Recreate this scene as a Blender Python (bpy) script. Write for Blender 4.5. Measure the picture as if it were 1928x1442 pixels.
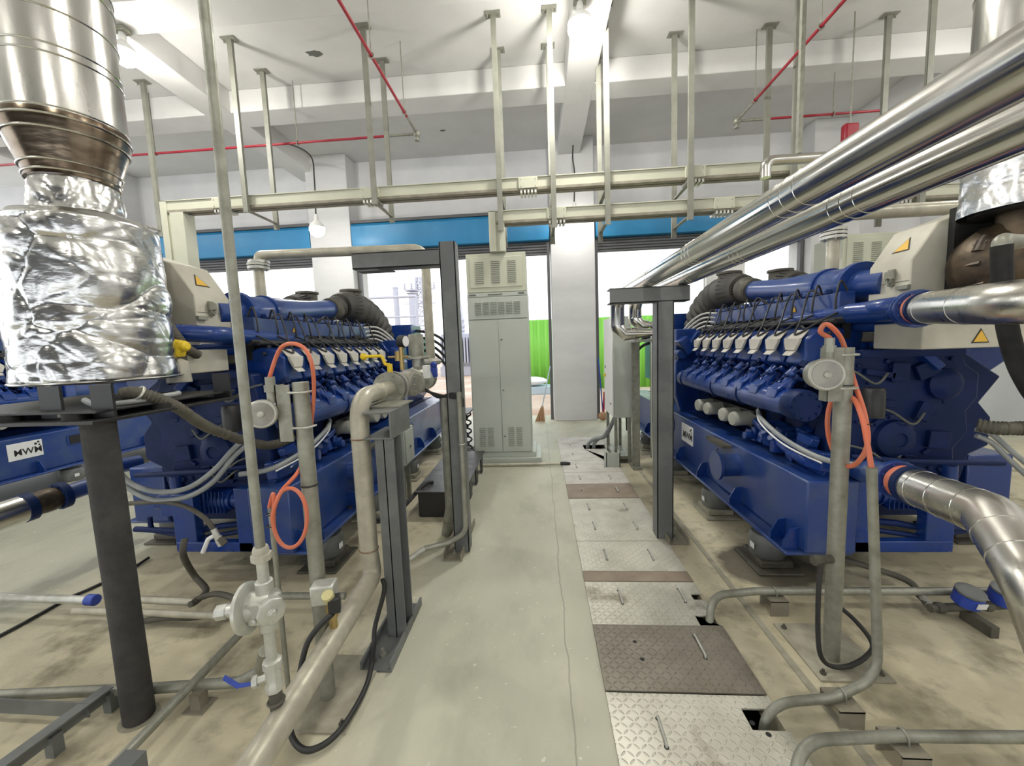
import bpy, bmesh, math, random
from mathutils import Vector, Matrix, noise

for o in list(bpy.data.objects):
    bpy.data.objects.remove(o)
scene = bpy.context.scene
COL = scene.collection
rnd = random.Random(7)
PI = math.pi

# ------------------------------------------------------------------ camera
FPX, CX, CY, EYE = 750.0, 964.0, 721.0, 1.65      # focal length and centre in pixels of the 1928 x 1442 frame, eye height in metres


def camera_axes():
    d = Vector(((1015 - CX) / FPX, -(645 - CY) / FPX, -1)).normalized()
    r = math.radians(1.7)
    u = Vector((-math.sin(r), math.cos(r), 0))
    u = (u - d * u.dot(d)).normalized()
    return Matrix((d.cross(u), d, u))


ROT = camera_axes()
cam_data = bpy.data.cameras.new('camera')
cam_data.sensor_width = 36
cam_data.lens = 36 * FPX / 1928
cam_data.clip_start = 0.02
cam_data.clip_end = 300
cam = bpy.data.objects.new('camera', cam_data)
cam.matrix_world = Matrix.Translation((0, 0, EYE)) @ ROT.to_4x4()
COL.objects.link(cam)
scene.camera = cam


def P(u, v, X=None, Y=None, Z=None):
    """the point of the real place on the plane X=, Y= or Z= that was measured at pixel u, v"""
    r = ROT @ Vector(((u - CX) / FPX, -(v - CY) / FPX, -1))
    t = X / r.x if X is not None else Y / r.y if Y is not None else (Z - EYE) / r.z
    return Vector((0, 0, EYE)) + r * t


# ------------------------------------------------------------------ world, light, exposure
world = bpy.data.worlds.new('overcast_sky')
scene.world = world
world.use_nodes = True
bg = world.node_tree.nodes['Background']
bg.inputs[0].default_value = (0.94, 0.97, 1.0, 1)
bg.inputs[1].default_value = 1.6
scene.view_settings.view_transform = 'Standard'
scene.view_settings.look = 'None'
scene.view_settings.gamma = 1
scene.view_settings.use_curve_mapping = False
scene.view_settings.exposure = 0.5
BULB = 260.0          # emission of the lamp bulbs


# ------------------------------------------------------------------ materials
def new_mat(name):
    m = bpy.data.materials.new(name)
    m.use_nodes = True
    return m, m.node_tree.nodes, m.node_tree.links, m.node_tree.nodes['Principled BSDF']


def mat(name, col, rough=0.5, metal=0.0, col2=None, scale=4.0, lo=0.4, hi=0.65, bump=0.0, bscale=60.0, coat=0.0,
        stretch=(1, 1, 1), rvar=0.0, spec=0.5, pos=False, detail=5):
    m, N, L, b = new_mat(name)
    b.inputs['Base Color'].default_value = (*col, 1)
    b.inputs['Roughness'].default_value = rough
    b.inputs['Metallic'].default_value = metal
    b.inputs['Coat Weight'].default_value = coat
    b.inputs['Coat Roughness'].default_value = 0.15
    b.inputs['Specular IOR Level'].default_value = spec
    if col2 is not None or bump or rvar:
        if pos:
            src = N.new('ShaderNodeNewGeometry').outputs['Position']
        else:
            src = N.new('ShaderNodeTexCoord').outputs['Object']
        mp = N.new('ShaderNodeMapping')
        mp.inputs['Scale'].default_value = stretch
        L.new(src, mp.inputs['Vector'])
        if col2 is not None or rvar:
            nz = N.new('ShaderNodeTexNoise')
            nz.inputs['Scale'].default_value = scale
            nz.inputs['Detail'].default_value = detail
            nz.inputs['Roughness'].default_value = 0.6
            L.new(mp.outputs[0], nz.inputs['Vector'])
            rp = N.new('ShaderNodeMapRange')
            rp.inputs['From Min'].default_value = lo
            rp.inputs['From Max'].default_value = hi
            L.new(nz.outputs['Fac'], rp.inputs['Value'])
            if col2 is not None:
                mx = N.new('ShaderNodeMix')
                mx.data_type = 'RGBA'
                mx.inputs['A'].default_value = (*col, 1)
                mx.inputs['B'].default_value = (*col2, 1)
                L.new(rp.outputs[0], mx.inputs['Factor'])
                L.new(mx.outputs['Result'], b.inputs['Base Color'])
            if rvar:
                mr = N.new('ShaderNodeMapRange')
                mr.inputs['To Min'].default_value = rough
                mr.inputs['To Max'].default_value = min(1, rough + rvar)
                L.new(rp.outputs[0], mr.inputs['Value'])
                L.new(mr.outputs[0], b.inputs['Roughness'])
        if bump:
            n2 = N.new('ShaderNodeTexNoise')
            n2.inputs['Scale'].default_value = bscale
            n2.inputs['Detail'].default_value = 4
            L.new(mp.outputs[0], n2.inputs['Vector'])
            bp = N.new('ShaderNodeBump')
            bp.inputs['Strength'].default_value = bump
            bp.inputs['Distance'].default_value = 0.02
            L.new(n2.outputs['Fac'], bp.inputs['Height'])
            L.new(bp.outputs[0], b.inputs['Normal'])
    return m


def mathn(N, L, op, a, b=None, c=None):
    n = N.new('ShaderNodeMath')
    n.operation = op
    for i, x in enumerate((a, b, c)):
        if x is None:
            continue
        if isinstance(x, (int, float)):
            n.inputs[i].default_value = x
        else:
            L.new(x, n.inputs[i])
    return n.outputs[0]


def tread_mat(name, col, col2, rough, metal, dirt, cell=0.03):
    """steel floor plate rolled with a pattern of raised bars that alternate in direction"""
    m, N, L, b = new_mat(name)
    b.inputs['Roughness'].default_value = rough
    b.inputs['Metallic'].default_value = metal
    g = N.new('ShaderNodeNewGeometry')
    s = N.new('ShaderNodeSeparateXYZ')
    L.new(g.outputs['Position'], s.inputs[0])
    M = lambda *a: mathn(N, L, *a)
    x = M('MULTIPLY', s.outputs[0], 1 / cell)
    y = M('MULTIPLY', s.outputs[1], 1 / cell)
    par = M('MODULO', M('ABSOLUTE', M('ADD', M('FLOOR', x), M('FLOOR', y))), 2)
    sg = M('SUBTRACT', M('MULTIPLY', par, 2), 1)
    fx = M('SUBTRACT', M('FRACT', x), 0.5)
    fy = M('MULTIPLY', M('SUBTRACT', M('FRACT', y), 0.5), sg)
    u = M('MULTIPLY', M('ADD', fx, fy), 0.7071)
    v = M('MULTIPLY', M('SUBTRACT', fx, fy), 0.7071)
    e = M('ADD', M('POWER', M('DIVIDE', M('ABSOLUTE', u), 0.5), 2), M('POWER', M('DIVIDE', M('ABSOLUTE', v), 0.15), 2))
    h = M('MAXIMUM', M('SUBTRACT', 1, e), 0)
    h = M('POWER', h, 0.5)
    bp = N.new('ShaderNodeBump')
    bp.inputs['Strength'].default_value = 1.0
    bp.inputs['Distance'].default_value = 0.0035
    L.new(h, bp.inputs['Height'])
    L.new(bp.outputs[0], b.inputs['Normal'])
    nz = N.new('ShaderNodeTexNoise')
    nz.inputs['Scale'].default_value = 5
    nz.inputs['Detail'].default_value = 7
    nz.inputs['Roughness'].default_value = 0.65
    L.new(g.outputs['Position'], nz.inputs['Vector'])
    r1 = N.new('ShaderNodeMapRange')
    r1.inputs['From Min'].default_value = 0.38
    r1.inputs['From Max'].default_value = 0.66
    L.new(nz.outputs['Fac'], r1.inputs['Value'])
    mx = N.new('ShaderNodeMix')
    mx.data_type = 'RGBA'
    mx.inputs['A'].default_value = (*col, 1)
    mx.inputs['B'].default_value = (*col2, 1)
    L.new(r1.outputs[0], mx.inputs['Factor'])
    n3 = N.new('ShaderNodeTexNoise')
    n3.inputs['Scale'].default_value = 2.3
    n3.inputs['Detail'].default_value = 5
    L.new(g.outputs['Position'], n3.inputs['Vector'])
    r3 = N.new('ShaderNodeMapRange')
    r3.inputs['From Min'].default_value = 0.60
    r3.inputs['From Max'].default_value = 0.66
    L.new(n3.outputs['Fac'], r3.inputs['Value'])
    m2 = N.new('ShaderNodeMix')
    m2.data_type = 'RGBA'
    L.new(mx.outputs['Result'], m2.inputs['A'])
    m2.inputs['B'].default_value = (*dirt, 1)
    L.new(M('MULTIPLY', r3.outputs[0], 0.75), m2.inputs['Factor'])
    L.new(m2.outputs['Result'], b.inputs['Base Color'])
    return m


def floor_mat():
    m, N, L, b = new_mat('dusty_concrete')
    M = lambda *a: mathn(N, L, *a)
    g = N.new('ShaderNodeNewGeometry')
    s = N.new('ShaderNodeSeparateXYZ')
    L.new(g.outputs['Position'], s.inputs[0])

    def nz(scale, detail, stretch=(1, 1, 1), lo=0.35, hi=0.65, rough=0.6):
        mp = N.new('ShaderNodeMapping')
        mp.inputs['Scale'].default_value = stretch
        L.new(g.outputs['Position'], mp.inputs['Vector'])
        n = N.new('ShaderNodeTexNoise')
        n.inputs['Scale'].default_value = scale
        n.inputs['Detail'].default_value = detail
        n.inputs['Roughness'].default_value = rough
        L.new(mp.outputs[0], n.inputs['Vector'])
        r = N.new('ShaderNodeMapRange')
        r.inputs['From Min'].default_value = lo
        r.inputs['From Max'].default_value = hi
        L.new(n.outputs['Fac'], r.inputs['Value'])
        return r.outputs[0]

    def mix(f, a, bb):
        x = N.new('ShaderNodeMix')
        x.data_type = 'RGBA'
        for k, q in (('A', a), ('B', bb)):
            if isinstance(q, tuple):
                x.inputs[k].default_value = (*q, 1)
            else:
                L.new(q, x.inputs[k])
        if isinstance(f, (int, float)):
            x.inputs['Factor'].default_value = f
        else:
            L.new(f, x.inputs['Factor'])
        return x.outputs['Result']
    aisle = mix(nz(1.1, 6, (1, 0.35, 1)), (0.43, 0.43, 0.335), (0.53, 0.52, 0.415))
    aisle = mix(M('MULTIPLY', nz(3.5, 6, (1, 0.5, 1), 0.5, 0.75), 0.6), aisle, (0.30, 0.30, 0.225))
    aisle = mix(M('MULTIPLY', nz(22, 2, (1, 1, 1), 0.69, 0.72), 0.8), aisle, (0.68, 0.67, 0.6))
    dust = mix(nz(1.6, 7), (0.46, 0.41, 0.28), (0.66, 0.61, 0.45))
    dust = mix(M('MULTIPLY', nz(3.2, 7, (1, 1, 1), 0.52, 0.66), 0.8), dust, (0.22, 0.19, 0.125))
    dust = mix(M('MULTIPLY', nz(9, 6, (1, 1, 1), 0.55, 0.68), 0.45), dust, (0.27, 0.24, 0.17))
    wob = M('MULTIPLY', M('SUBTRACT', nz(1.3, 4, (1, 1, 1), 0.2, 0.8), 0.5), 0.35)
    xx = M('ADD', s.outputs[0], wob)

    def ramp(v, a, bb):
        r = N.new('ShaderNodeMapRange')
        r.inputs['From Min'].default_value = a
        r.inputs['From Max'].default_value = bb
        L.new(v, r.inputs['Value'])
        return r.outputs[0]
    lm = M('MULTIPLY', ramp(xx, -0.75, -1.15), ramp(xx, -3.6, -3.0))
    rm = ramp(xx, 0.85, 1.05)
    near = ramp(s.outputs[1], 6.6, 5.6)
    mask = M('MULTIPLY', M('MAXIMUM', lm, rm), near)
    c = mix(mask, aisle, dust)
    # oil soaked patch under the nearest mount of the right engine
    ox = M('DIVIDE', M('SUBTRACT', s.outputs[0], 1.58), 0.36)
    oy = M('DIVIDE', M('SUBTRACT', s.outputs[1], 2.83), 0.30)
    od = M('ADD', M('SQRT', M('ADD', M('MULTIPLY', ox, ox), M('MULTIPLY', oy, oy))), M('MULTIPLY', nz(6, 5, (1, 1, 1), 0.2, 0.8), 0.35))
    c = mix(M('MULTIPLY', ramp(od, 1.25, 1.0), 0.85), c, (0.065, 0.055, 0.04))
    # hairline joint that runs along the aisle left of the trench covers
    jw = nz(2.0, 5, (0.2, 1, 1), 0.0, 1.0)
    jx = M('ABSOLUTE', M('SUBTRACT', s.outputs[0], M('ADD', 0.10, M('MULTIPLY', M('SUBTRACT', jw, 0.5), 0.07))))
    c = mix(M('MULTIPLY', ramp(jx, 0.006, 0.002), 0.5), c, (0.16, 0.15, 0.11))
    L.new(c, b.inputs['Base Color'])
    rr = N.new('ShaderNodeMapRange')
    rr.inputs['To Min'].default_value = 0.5
    rr.inputs['To Max'].default_value = 0.85
    L.new(mask, rr.inputs['Value'])
    L.new(rr.outputs[0], b.inputs['Roughness'])
    n2 = N.new('ShaderNodeTexNoise')
    n2.inputs['Scale'].default_value = 35
    n2.inputs['Detail'].default_value = 5
    L.new(g.outputs['Position'], n2.inputs['Vector'])
    bp = N.new('ShaderNodeBump')
    bp.inputs['Strength'].default_value = 0.15
    bp.inputs['Distance'].default_value = 0.01
    L.new(n2.outputs['Fac'], bp.inputs['Height'])
    L.new(bp.outputs[0], b.inputs['Normal'])
    return m


def emit_mat(name, col, strength):
    m, N, L, b = new_mat(name)
    b.inputs['Base Color'].default_value = (1, 1, 1, 1)
    b.inputs['Emission Color'].default_value = (*col, 1)
    b.inputs['Emission Strength'].default_value = strength
    return m


K = dict(
    floor=floor_mat(),
    conc=mat('bare_concrete', (0.40, 0.38, 0.30), 0.85, col2=(0.27, 0.25, 0.19), scale=6, bump=0.2),
    pit=mat('trench_concrete', (0.10, 0.09, 0.07), 0.9, col2=(0.05, 0.045, 0.035), scale=8, bump=0.3),
    wall=mat('white_wall_paint', (0.70, 0.70, 0.71), 0.75, col2=(0.63, 0.63, 0.645), scale=1.2, bump=0.05, pos=True),
    ceil=mat('white_ceiling_paint', (0.68, 0.67, 0.655), 0.8, col2=(0.61, 0.60, 0.585), scale=0.8, bump=0.05, pos=True),
    column=mat('column_plaster', (0.62, 0.62, 0.62), 0.7, col2=(0.56, 0.56, 0.565), scale=0.9, stretch=(1, 1, 2.5)),
    blue=mat('blue_engine_paint', (0.006, 0.036, 0.215), 0.26, col2=(0.010, 0.042, 0.18), scale=5, coat=0.3, rvar=0.2, spec=0.35),
    bluedust=mat('dusty_blue_engine_paint', (0.010, 0.042, 0.205), 0.33, col2=(0.05, 0.085, 0.185), scale=3.5, lo=0.45, hi=0.75, coat=0.3, rvar=0.2),
    blueshade=mat('shaded_blue_engine_paint', (0.003, 0.014, 0.085), 0.42, col2=(0.005, 0.018, 0.07), scale=7, rvar=0.2, spec=0.22, bump=0.1, bscale=25),  # darker copy of the engine blue, shade of near end and recesses put in
    galv=mat('galvanised_steel', (0.33, 0.33, 0.28), 0.42, 0.45, col2=(0.245, 0.245, 0.20), scale=14, rvar=0.15),
    galvbright=mat('bright_galvanised_steel', (0.60, 0.60, 0.56), 0.38, 0.6, col2=(0.48, 0.48, 0.43), scale=12, rvar=0.15),
    gaspipe=mat('grey_painted_gas_pipe', (0.50, 0.475, 0.38), 0.30, 0.25, col2=(0.38, 0.355, 0.285), scale=8, rvar=0.2),
    weld=mat('rusty_weld', (0.20, 0.12, 0.07), 0.7, 0.2, col2=(0.30, 0.22, 0.15), scale=30),
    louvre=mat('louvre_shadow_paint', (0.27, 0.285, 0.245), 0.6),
    steel=mat('grey_steel_paint', (0.125, 0.132, 0.130), 0.45, 0.1, col2=(0.16, 0.168, 0.163), scale=3, lo=0.48, hi=0.58),
    stain=mat('polished_stainless', (0.66, 0.65, 0.61), 0.13, 1.0, rvar=0.12, scale=3, stretch=(1, 1, 0.4), bump=0.04, bscale=3),
    bracket=mat('dusty_steel_bracket', (0.22, 0.20, 0.155), 0.6, 0.2, col2=(0.30, 0.275, 0.215), scale=8),
    stainb=mat('brushed_stainless_cladding', (0.68, 0.66, 0.61), 0.26, 1.0, rvar=0.12, scale=5),
    stainw=mat('wavy_stainless_cladding', (0.60, 0.59, 0.56), 0.17, 1.0, rvar=0.12, scale=2, bump=0.35, bscale=2.2, stretch=(2.2, 2.2, 0.6)),
    heat=mat('heat_tinted_stainless', (0.26, 0.21, 0.155), 0.22, 1.0, col2=(0.11, 0.075, 0.05), scale=3, stretch=(1, 1, 3), bump=0.2, bscale=3),
    foil=mat('crumpled_foil', (0.60, 0.60, 0.59), 0.24, 1.0, bump=0.3, bscale=7, stretch=(1, 1, 1.8)),
    rubber=mat('black_rubber', (0.014, 0.014, 0.014), 0.7, spec=0.25, col2=(0.035, 0.034, 0.032), scale=6),
    rubberdust=mat('dusty_ribbed_rubber', (0.030, 0.029, 0.026), 0.55, col2=(0.075, 0.07, 0.058), scale=4),
    lag=mat('black_pipe_lagging', (0.032, 0.032, 0.032), 0.85, col2=(0.055, 0.053, 0.05), scale=9, bump=0.3, bscale=90),
    hosebrown=mat('dusty_black_hose', (0.065, 0.06, 0.048), 0.7, col2=(0.12, 0.11, 0.085), scale=5),
    hosegrey=mat('grey_hose', (0.26, 0.28, 0.29), 0.4, col2=(0.33, 0.34, 0.33), scale=8),
    orange=mat('orange_flexible_conduit', (0.66, 0.16, 0.08), 0.5, col2=(0.58, 0.19, 0.11), scale=10),
    beige=mat('beige_cable_tray_paint', (0.52, 0.52, 0.41), 0.45, col2=(0.47, 0.47, 0.37), scale=2),
    hang=mat('hanger_paint', (0.20, 0.20, 0.165), 0.5, col2=(0.26, 0.26, 0.215), scale=3),
    cab=mat('cabinet_grey_green_paint', (0.47, 0.50, 0.45), 0.4, col2=(0.45, 0.48, 0.43), scale=2),
    cabtop=mat('cabinet_beige_paint', (0.52, 0.53, 0.42), 0.4),
    slot=mat('dark_slot', (0.12, 0.125, 0.11), 0.7),
    grout=mat('dark_gap', (0.02, 0.02, 0.02), 0.9),
    shutter=mat('blue_shutter_box_paint', (0.022, 0.20, 0.42), 0.4, col2=(0.03, 0.235, 0.46), scale=1.5),
    slat=mat('grey_shutter_slats', (0.10, 0.10, 0.105), 0.5),
    cream=mat('cream_head_cover', (0.60, 0.57, 0.51), 0.42, 0.1, col2=(0.50, 0.47, 0.42), scale=6),
    shield=mat('cream_heat_shield', (0.52, 0.50, 0.42), 0.5, 0.1, col2=(0.44, 0.42, 0.35), scale=4),
    filt=mat('grey_filter_canister', (0.40, 0.40, 0.35), 0.35),
    rust=mat('rusty_turbo_casing', (0.04, 0.03, 0.022), 0.45, 0.5, col2=(0.14, 0.10, 0.06), scale=5, bump=0.2, bscale=15),
    black=mat('black_plastic', (0.018, 0.018, 0.019), 0.4),
    blacktop=mat('black_step_sheet', (0.05, 0.05, 0.052), 0.38, col2=(0.14, 0.135, 0.125), scale=6, lo=0.45, hi=0.7),
    yellow=mat('yellow_paint', (0.75, 0.53, 0.02), 0.45),
    amber=mat('amber_warning_sign', (0.72, 0.43, 0.05), 0.5),
    red=mat('red_pipe_paint', (0.30, 0.010, 0.025), 0.4),
    bluehandle=mat('blue_valve_handle', (0.03, 0.07, 0.42), 0.4),
    teal=mat('teal_generator_paint', (0.05, 0.25, 0.22), 0.4),
    white=mat('white_plastic', (0.78, 0.78, 0.76), 0.4),
    paper=mat('white_label', (0.80, 0.80, 0.80), 0.5),
    brass=mat('brass', (0.45, 0.33, 0.14), 0.35, 0.8),
    alu=mat('cast_aluminium', (0.46, 0.45, 0.40), 0.40, 0.55, col2=(0.37, 0.36, 0.31), scale=10),
    glass=mat('grey_window_disc', (0.17, 0.155, 0.125), 0.15, 0.2, col2=(0.27, 0.25, 0.21), scale=8),
    fence=mat('green_fence_sheet', (0.20, 0.56, 0.06), 0.5, col2=(0.22, 0.60, 0.07), scale=0.5),
    dirt=mat('brown_yard_ground', (0.42, 0.30, 0.22), 0.9, col2=(0.55, 0.47, 0.40), scale=0.6, pos=True),
    yard=mat('pale_blue_grey_yard_steel', (0.45, 0.46, 0.54), 0.5, 0.1),
    bag=mat('white_sack_cloth', (0.75, 0.78, 0.82), 0.7),
    paleblue=mat('pale_blue_trough_paint', (0.45, 0.56, 0.64), 0.5),
    wood=mat('broom_wood', (0.42, 0.25, 0.14), 0.7),
    plate=tread_mat('pale_steel_tread_plate', (0.66, 0.64, 0.55), (0.52, 0.50, 0.42), 0.38, 0.3, (0.24, 0.21, 0.14)),
    plated=tread_mat('brown_steel_tread_plate', (0.20, 0.175, 0.14), (0.27, 0.245, 0.20), 0.45, 0.3, (0.17, 0.14, 0.085)),
    platep=mat('dusty_plain_plate', (0.60, 0.575, 0.52), 0.6, 0.1, col2=(0.48, 0.455, 0.41), scale=5, pos=True),
    plater=mat('brown_plain_plate', (0.25, 0.195, 0.15), 0.6, 0.1, col2=(0.32, 0.26, 0.20), scale=5, pos=True),
    bulb=emit_mat('glowing_bulb', (1.0, 0.975, 0.90), BULB),
    bulbsoft=emit_mat('glowing_small_bulb', (1.0, 0.975, 0.90), 60.0),
    cable=mat('black_cable', (0.02, 0.02, 0.02), 0.5),
    capyellow=mat('pale_yellow_cap', (0.55, 0.50, 0.25), 0.5),
    wire=mat('light_grey_wire', (0.55, 0.55, 0.52), 0.5),
)


# ------------------------------------------------------------------ mesh helpers
def fillet(pts, f, n=7):
    pts = [Vector(p) for p in pts]
    if f <= 0 or len(pts) < 3:
        return pts
    out = [pts[0]]
    for i in range(1, len(pts) - 1):
        a, b, c = pts[i - 1], pts[i], pts[i + 1]
        d1, d2 = (a - b), (c - b)
        l1, l2 = d1.length, d2.length
        d1.normalize(), d2.normalize()
        ang = d1.angle(d2, PI)
        if ang > PI - 0.03:
            out.append(b)
            continue
        t = min(f / math.tan(ang / 2), 0.49 * l1, 0.49 * l2)
        p, q = b + d1 * t, b + d2 * t
        for k in range(n + 1):
            s = k / n
            out.append(p * (1 - s) ** 2 + b * 2 * s * (1 - s) + q * s * s)
    out.append(pts[-1])
    return out


def spline(pts, n=8, closed=False):
    pts = [Vector(p) for p in pts]
    m = len(pts)
    out = []
    for i in range(m if closed else m - 1):
        g = (lambda k: pts[k % m]) if closed else (lambda k: pts[max(0, min(m - 1, k))])
        p0, p1, p2, p3 = g(i - 1), g(i), g(i + 1), g(i + 2)
        for k in range(n):
            t = k / n
            out.append(0.5 * ((2 * p1) + (p2 - p0) * t + (2 * p0 - 5 * p1 + 4 * p2 - p3) * t * t + (3 * p1 - p0 - 3 * p2 + p3) * t ** 3))
    if not closed:
        out.append(pts[-1])
    return out


def basis(ax):
    ax = Vector(ax).normalized()
    t = Vector((0, 0, 1)) if abs(ax.z) < 0.9 else Vector((1, 0, 0))
    a = ax.cross(t).normalized()
    return a, ax.cross(a).normalized(), ax


WLOC = {}


class MB:
    def __init__(s, T=None):
        s.v, s.f, s.T = [], [], T

    def add(s, vs, fs):
        o = len(s.v)
        s.v += [s.T(Vector(p)) if s.T else Vector(p) for p in vs]
        s.f += [tuple(i + o for i in f) for f in fs]
        return s

    def box(s, c, d, rx=0, ry=0, rz=0):
        h = [x / 2 for x in d]
        R = Matrix.Rotation(rz, 3, 'Z') @ Matrix.Rotation(ry, 3, 'Y') @ Matrix.Rotation(rx, 3, 'X')
        vs = [Vector(c) + R @ Vector((i * h[0], j * h[1], k * h[2])) for i in (-1, 1) for j in (-1, 1) for k in (-1, 1)]
        return s.add(vs, [(0, 1, 3, 2), (4, 6, 7, 5), (0, 4, 5, 1), (2, 3, 7, 6), (0, 2, 6, 4), (1, 5, 7, 3)])

    def bx(s, x0, x1, y0, y1, z0, z1):
        return s.box(((x0 + x1) / 2, (y0 + y1) / 2, (z0 + z1) / 2), (abs(x1 - x0), abs(y1 - y0), abs(z1 - z0)))

    def beam(s, p, q, w, h, up=(0, 0, 1)):
        p, q = Vector(p), Vector(q)
        d = (q - p).normalized()
        a = d.cross(Vector(up))
        a = a.normalized() if a.length > 1e-4 else Vector((1, 0, 0))
        b = a.cross(d).normalized()
        vs = [e + a * (i * w / 2) + b * (j * h / 2) for e in (p, q) for i, j in ((-1, -1), (1, -1), (1, 1), (-1, 1))]
        return s.add(vs, [(0, 1, 2, 3), (7, 6, 5, 4), (0, 4, 5, 1), (1, 5, 6, 2), (2, 6, 7, 3), (3, 7, 4, 0)])

    def lathe(s, c, ax, prof, n=28, cap=True):
        a, b, d = basis(ax)
        c = Vector(c)
        vs, fs = [], []
        for r, h in prof:
            for k in range(n):
                t = 2 * PI * k / n
                vs.append(c + d * h + (a * math.cos(t) + b * math.sin(t)) * r)
        for i in range(len(prof) - 1):
            for k in range(n):
                k2 = (k + 1) % n
                fs.append((i * n + k, i * n + k2, (i + 1) * n + k2, (i + 1) * n + k))
        if cap:
            fs.append(tuple(range(n - 1, -1, -1)))
            fs.append(tuple((len(prof) - 1) * n + k for k in range(n)))
        return s.add(vs, fs)

    def cyl(s, p, q, r, r2=None, n=20):
        p, q = Vector(p), Vector(q)
        return s.lathe(p, q - p, [(r, 0), (r if r2 is None else r2, (q - p).length)], n)

    def ball(s, c, r, n=16, sz=(1, 1, 1)):
        vs, fs = [], []
        m = n // 2
        for i in range(m + 1):
            t = PI * i / m
            for k in range(n):
                p = 2 * PI * k / n
                q = max(math.sin(t), 0.001)
                vs.append(Vector(c) + Vector((r * sz[0] * q * math.cos(p), r * sz[1] * q * math.sin(p), r * sz[2] * math.cos(t))))
        for i in range(m):
            for k in range(n):
                k2 = (k + 1) % n
                fs.append((i * n + k, (i + 1) * n + k, (i + 1) * n + k2, i * n + k2))
        return s.add(vs, fs)

    def tube(s, pts, r, n=12, f=0.0, closed=False, rf=None, caps=True):
        pts = fillet(pts, f) if not closed else [Vector(p) for p in pts]
        q = [pts[0]]
        for p in pts[1:]:
            if (p - q[-1]).length > 1e-5:
                q.append(p)
        pts = q
        m = len(pts)
        tg = []
        for i in range(m):
            a = pts[(i - 1) % m] if closed else pts[max(i - 1, 0)]
            b = pts[(i + 1) % m] if closed else pts[min(i + 1, m - 1)]
            tg.append((b - a).normalized())
        u = basis(tg[0])[0]
        vs, fs, dist = [], [], 0
        for i in range(m):
            if i:
                dist += (pts[i] - pts[i - 1]).length
                u = u - tg[i] * u.dot(tg[i])
                u = u.normalized() if u.length > 1e-6 else basis(tg[i])[0]
            w = tg[i].cross(u)
            rr = rf(dist, i, m) if rf else r
            for k in range(n):
                t = 2 * PI * k / n
                vs.append(pts[i] + (u * math.cos(t) + w * math.sin(t)) * rr)
        for i in range(m if closed else m - 1):
            for k in range(n):
                k2 = (k + 1) % n
                j = (i + 1) % m
                fs.append((i * n + k, i * n + k2, j * n + k2, j * n + k))
        if caps and not closed:
            fs.append(tuple(range(n - 1, -1, -1)))
            fs.append(tuple((m - 1) * n + k for k in range(n)))
        return s.add(vs, fs)

    def torus(s, c, ax, R, r, n=28, m=8):
        a, b, d = basis(ax)
        return s.tube([Vector(c) + (a * math.cos(2 * PI * k / n) + b * math.sin(2 * PI * k / n)) * R for k in range(n)], r, m, closed=True)

    def prism(s, poly, vec):
        vec = Vector(vec)
        n = len(poly)
        vs = [Vector(p) for p in poly] + [Vector(p) + vec for p in poly]
        fs = [tuple(range(n - 1, -1, -1)), tuple(range(n, 2 * n))] + [(i, (i + 1) % n, n + (i + 1) % n, n + i) for i in range(n)]
        return s.add(vs, fs)

    def flange(s, c, ax, r, t=0.02, nb=8, rb=None, br=0.008):
        d = Vector(ax).normalized()
        c = Vector(c)
        s.cyl(c - d * t / 2, c + d * t / 2, r, n=32)
        a, b, _ = basis(d)
        rb = rb or r * 0.82
        for k in range(nb):
            q = 2 * PI * (k + 0.5) / nb
            p = c + (a * math.cos(q) + b * math.sin(q)) * rb
            s.cyl(p - d * (t * 0.5 + br), p + d * (t * 0.5 + br), br, n=6)
        return s

    def pieces(s):
        """the separate pieces of the mesh, each as a builder of its own"""
        up = list(range(len(s.v)))

        def root(i):
            while up[i] != i:
                up[i] = up[up[i]]
                i = up[i]
            return i
        for f in s.f:
            for i in f[1:]:
                up[root(i)] = root(f[0])
        groups = {}
        for f in s.f:
            groups.setdefault(root(f[0]), []).append(f)
        out = []
        for fs in groups.values():
            ids = sorted({i for f in fs for i in f})
            ix = {i: k for k, i in enumerate(ids)}
            q = MB()
            q.v = [s.v[i] for i in ids]
            q.f = [tuple(ix[i] for i in f) for f in fs]
            out.append(q)
        return out

    def each(s, name, m, parent=None, bevel=0.0, **k):
        return [q.build(name, m, parent, bevel, **k) for q in s.pieces()]

    def build(s, name, m, parent=None, bevel=0.0, angle=38, seg=2):
        me = bpy.data.meshes.new(name)
        if parent is not None:
            o = WLOC[parent.name]
        else:
            xs, ys, zs = [[p[i] for p in s.v] for i in range(3)]
            o = Vector(((min(xs) + max(xs)) / 2, (min(ys) + max(ys)) / 2, min(zs)))
        me.from_pydata([p - o for p in s.v], [], s.f)
        b = bmesh.new()
        b.from_mesh(me)
        bmesh.ops.recalc_face_normals(b, faces=b.faces)
        for f in b.faces:
            f.smooth = True
        b.to_mesh(me)
        b.free()
        me.set_sharp_from_angle(angle=math.radians(angle))
        me.materials.append(K[m] if isinstance(m, str) else m)
        ob = bpy.data.objects.new(name, me)
        COL.objects.link(ob)
        if parent is not None:
            ob.parent = parent
            WLOC[ob.name] = o
        else:
            ob.location = o
            WLOC[ob.name] = o
        if bevel:
            md = ob.modifiers.new('bevel', 'BEVEL')
            md.width = bevel
            md.segments = seg
            md.limit_method = 'ANGLE'
            md.angle_limit = math.radians(40)
        return ob


def tag(o, label, cat, group=None):
    o['label'] = label
    o['category'] = cat
    if group:
        o['group'] = group
    return o


def thing(name, label, cat, loc, group=None):
    o = bpy.data.objects.new(name, None)
    o.empty_display_size = 0.1
    o.location = loc
    COL.objects.link(o)
    WLOC[o.name] = Vector(loc)
    return tag(o, label, cat, group)


def structure(name, mb, m, bevel=0.0):
    o = mb.build(name, m, None, bevel)
    o['kind'] = 'structure'
    return o


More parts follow.
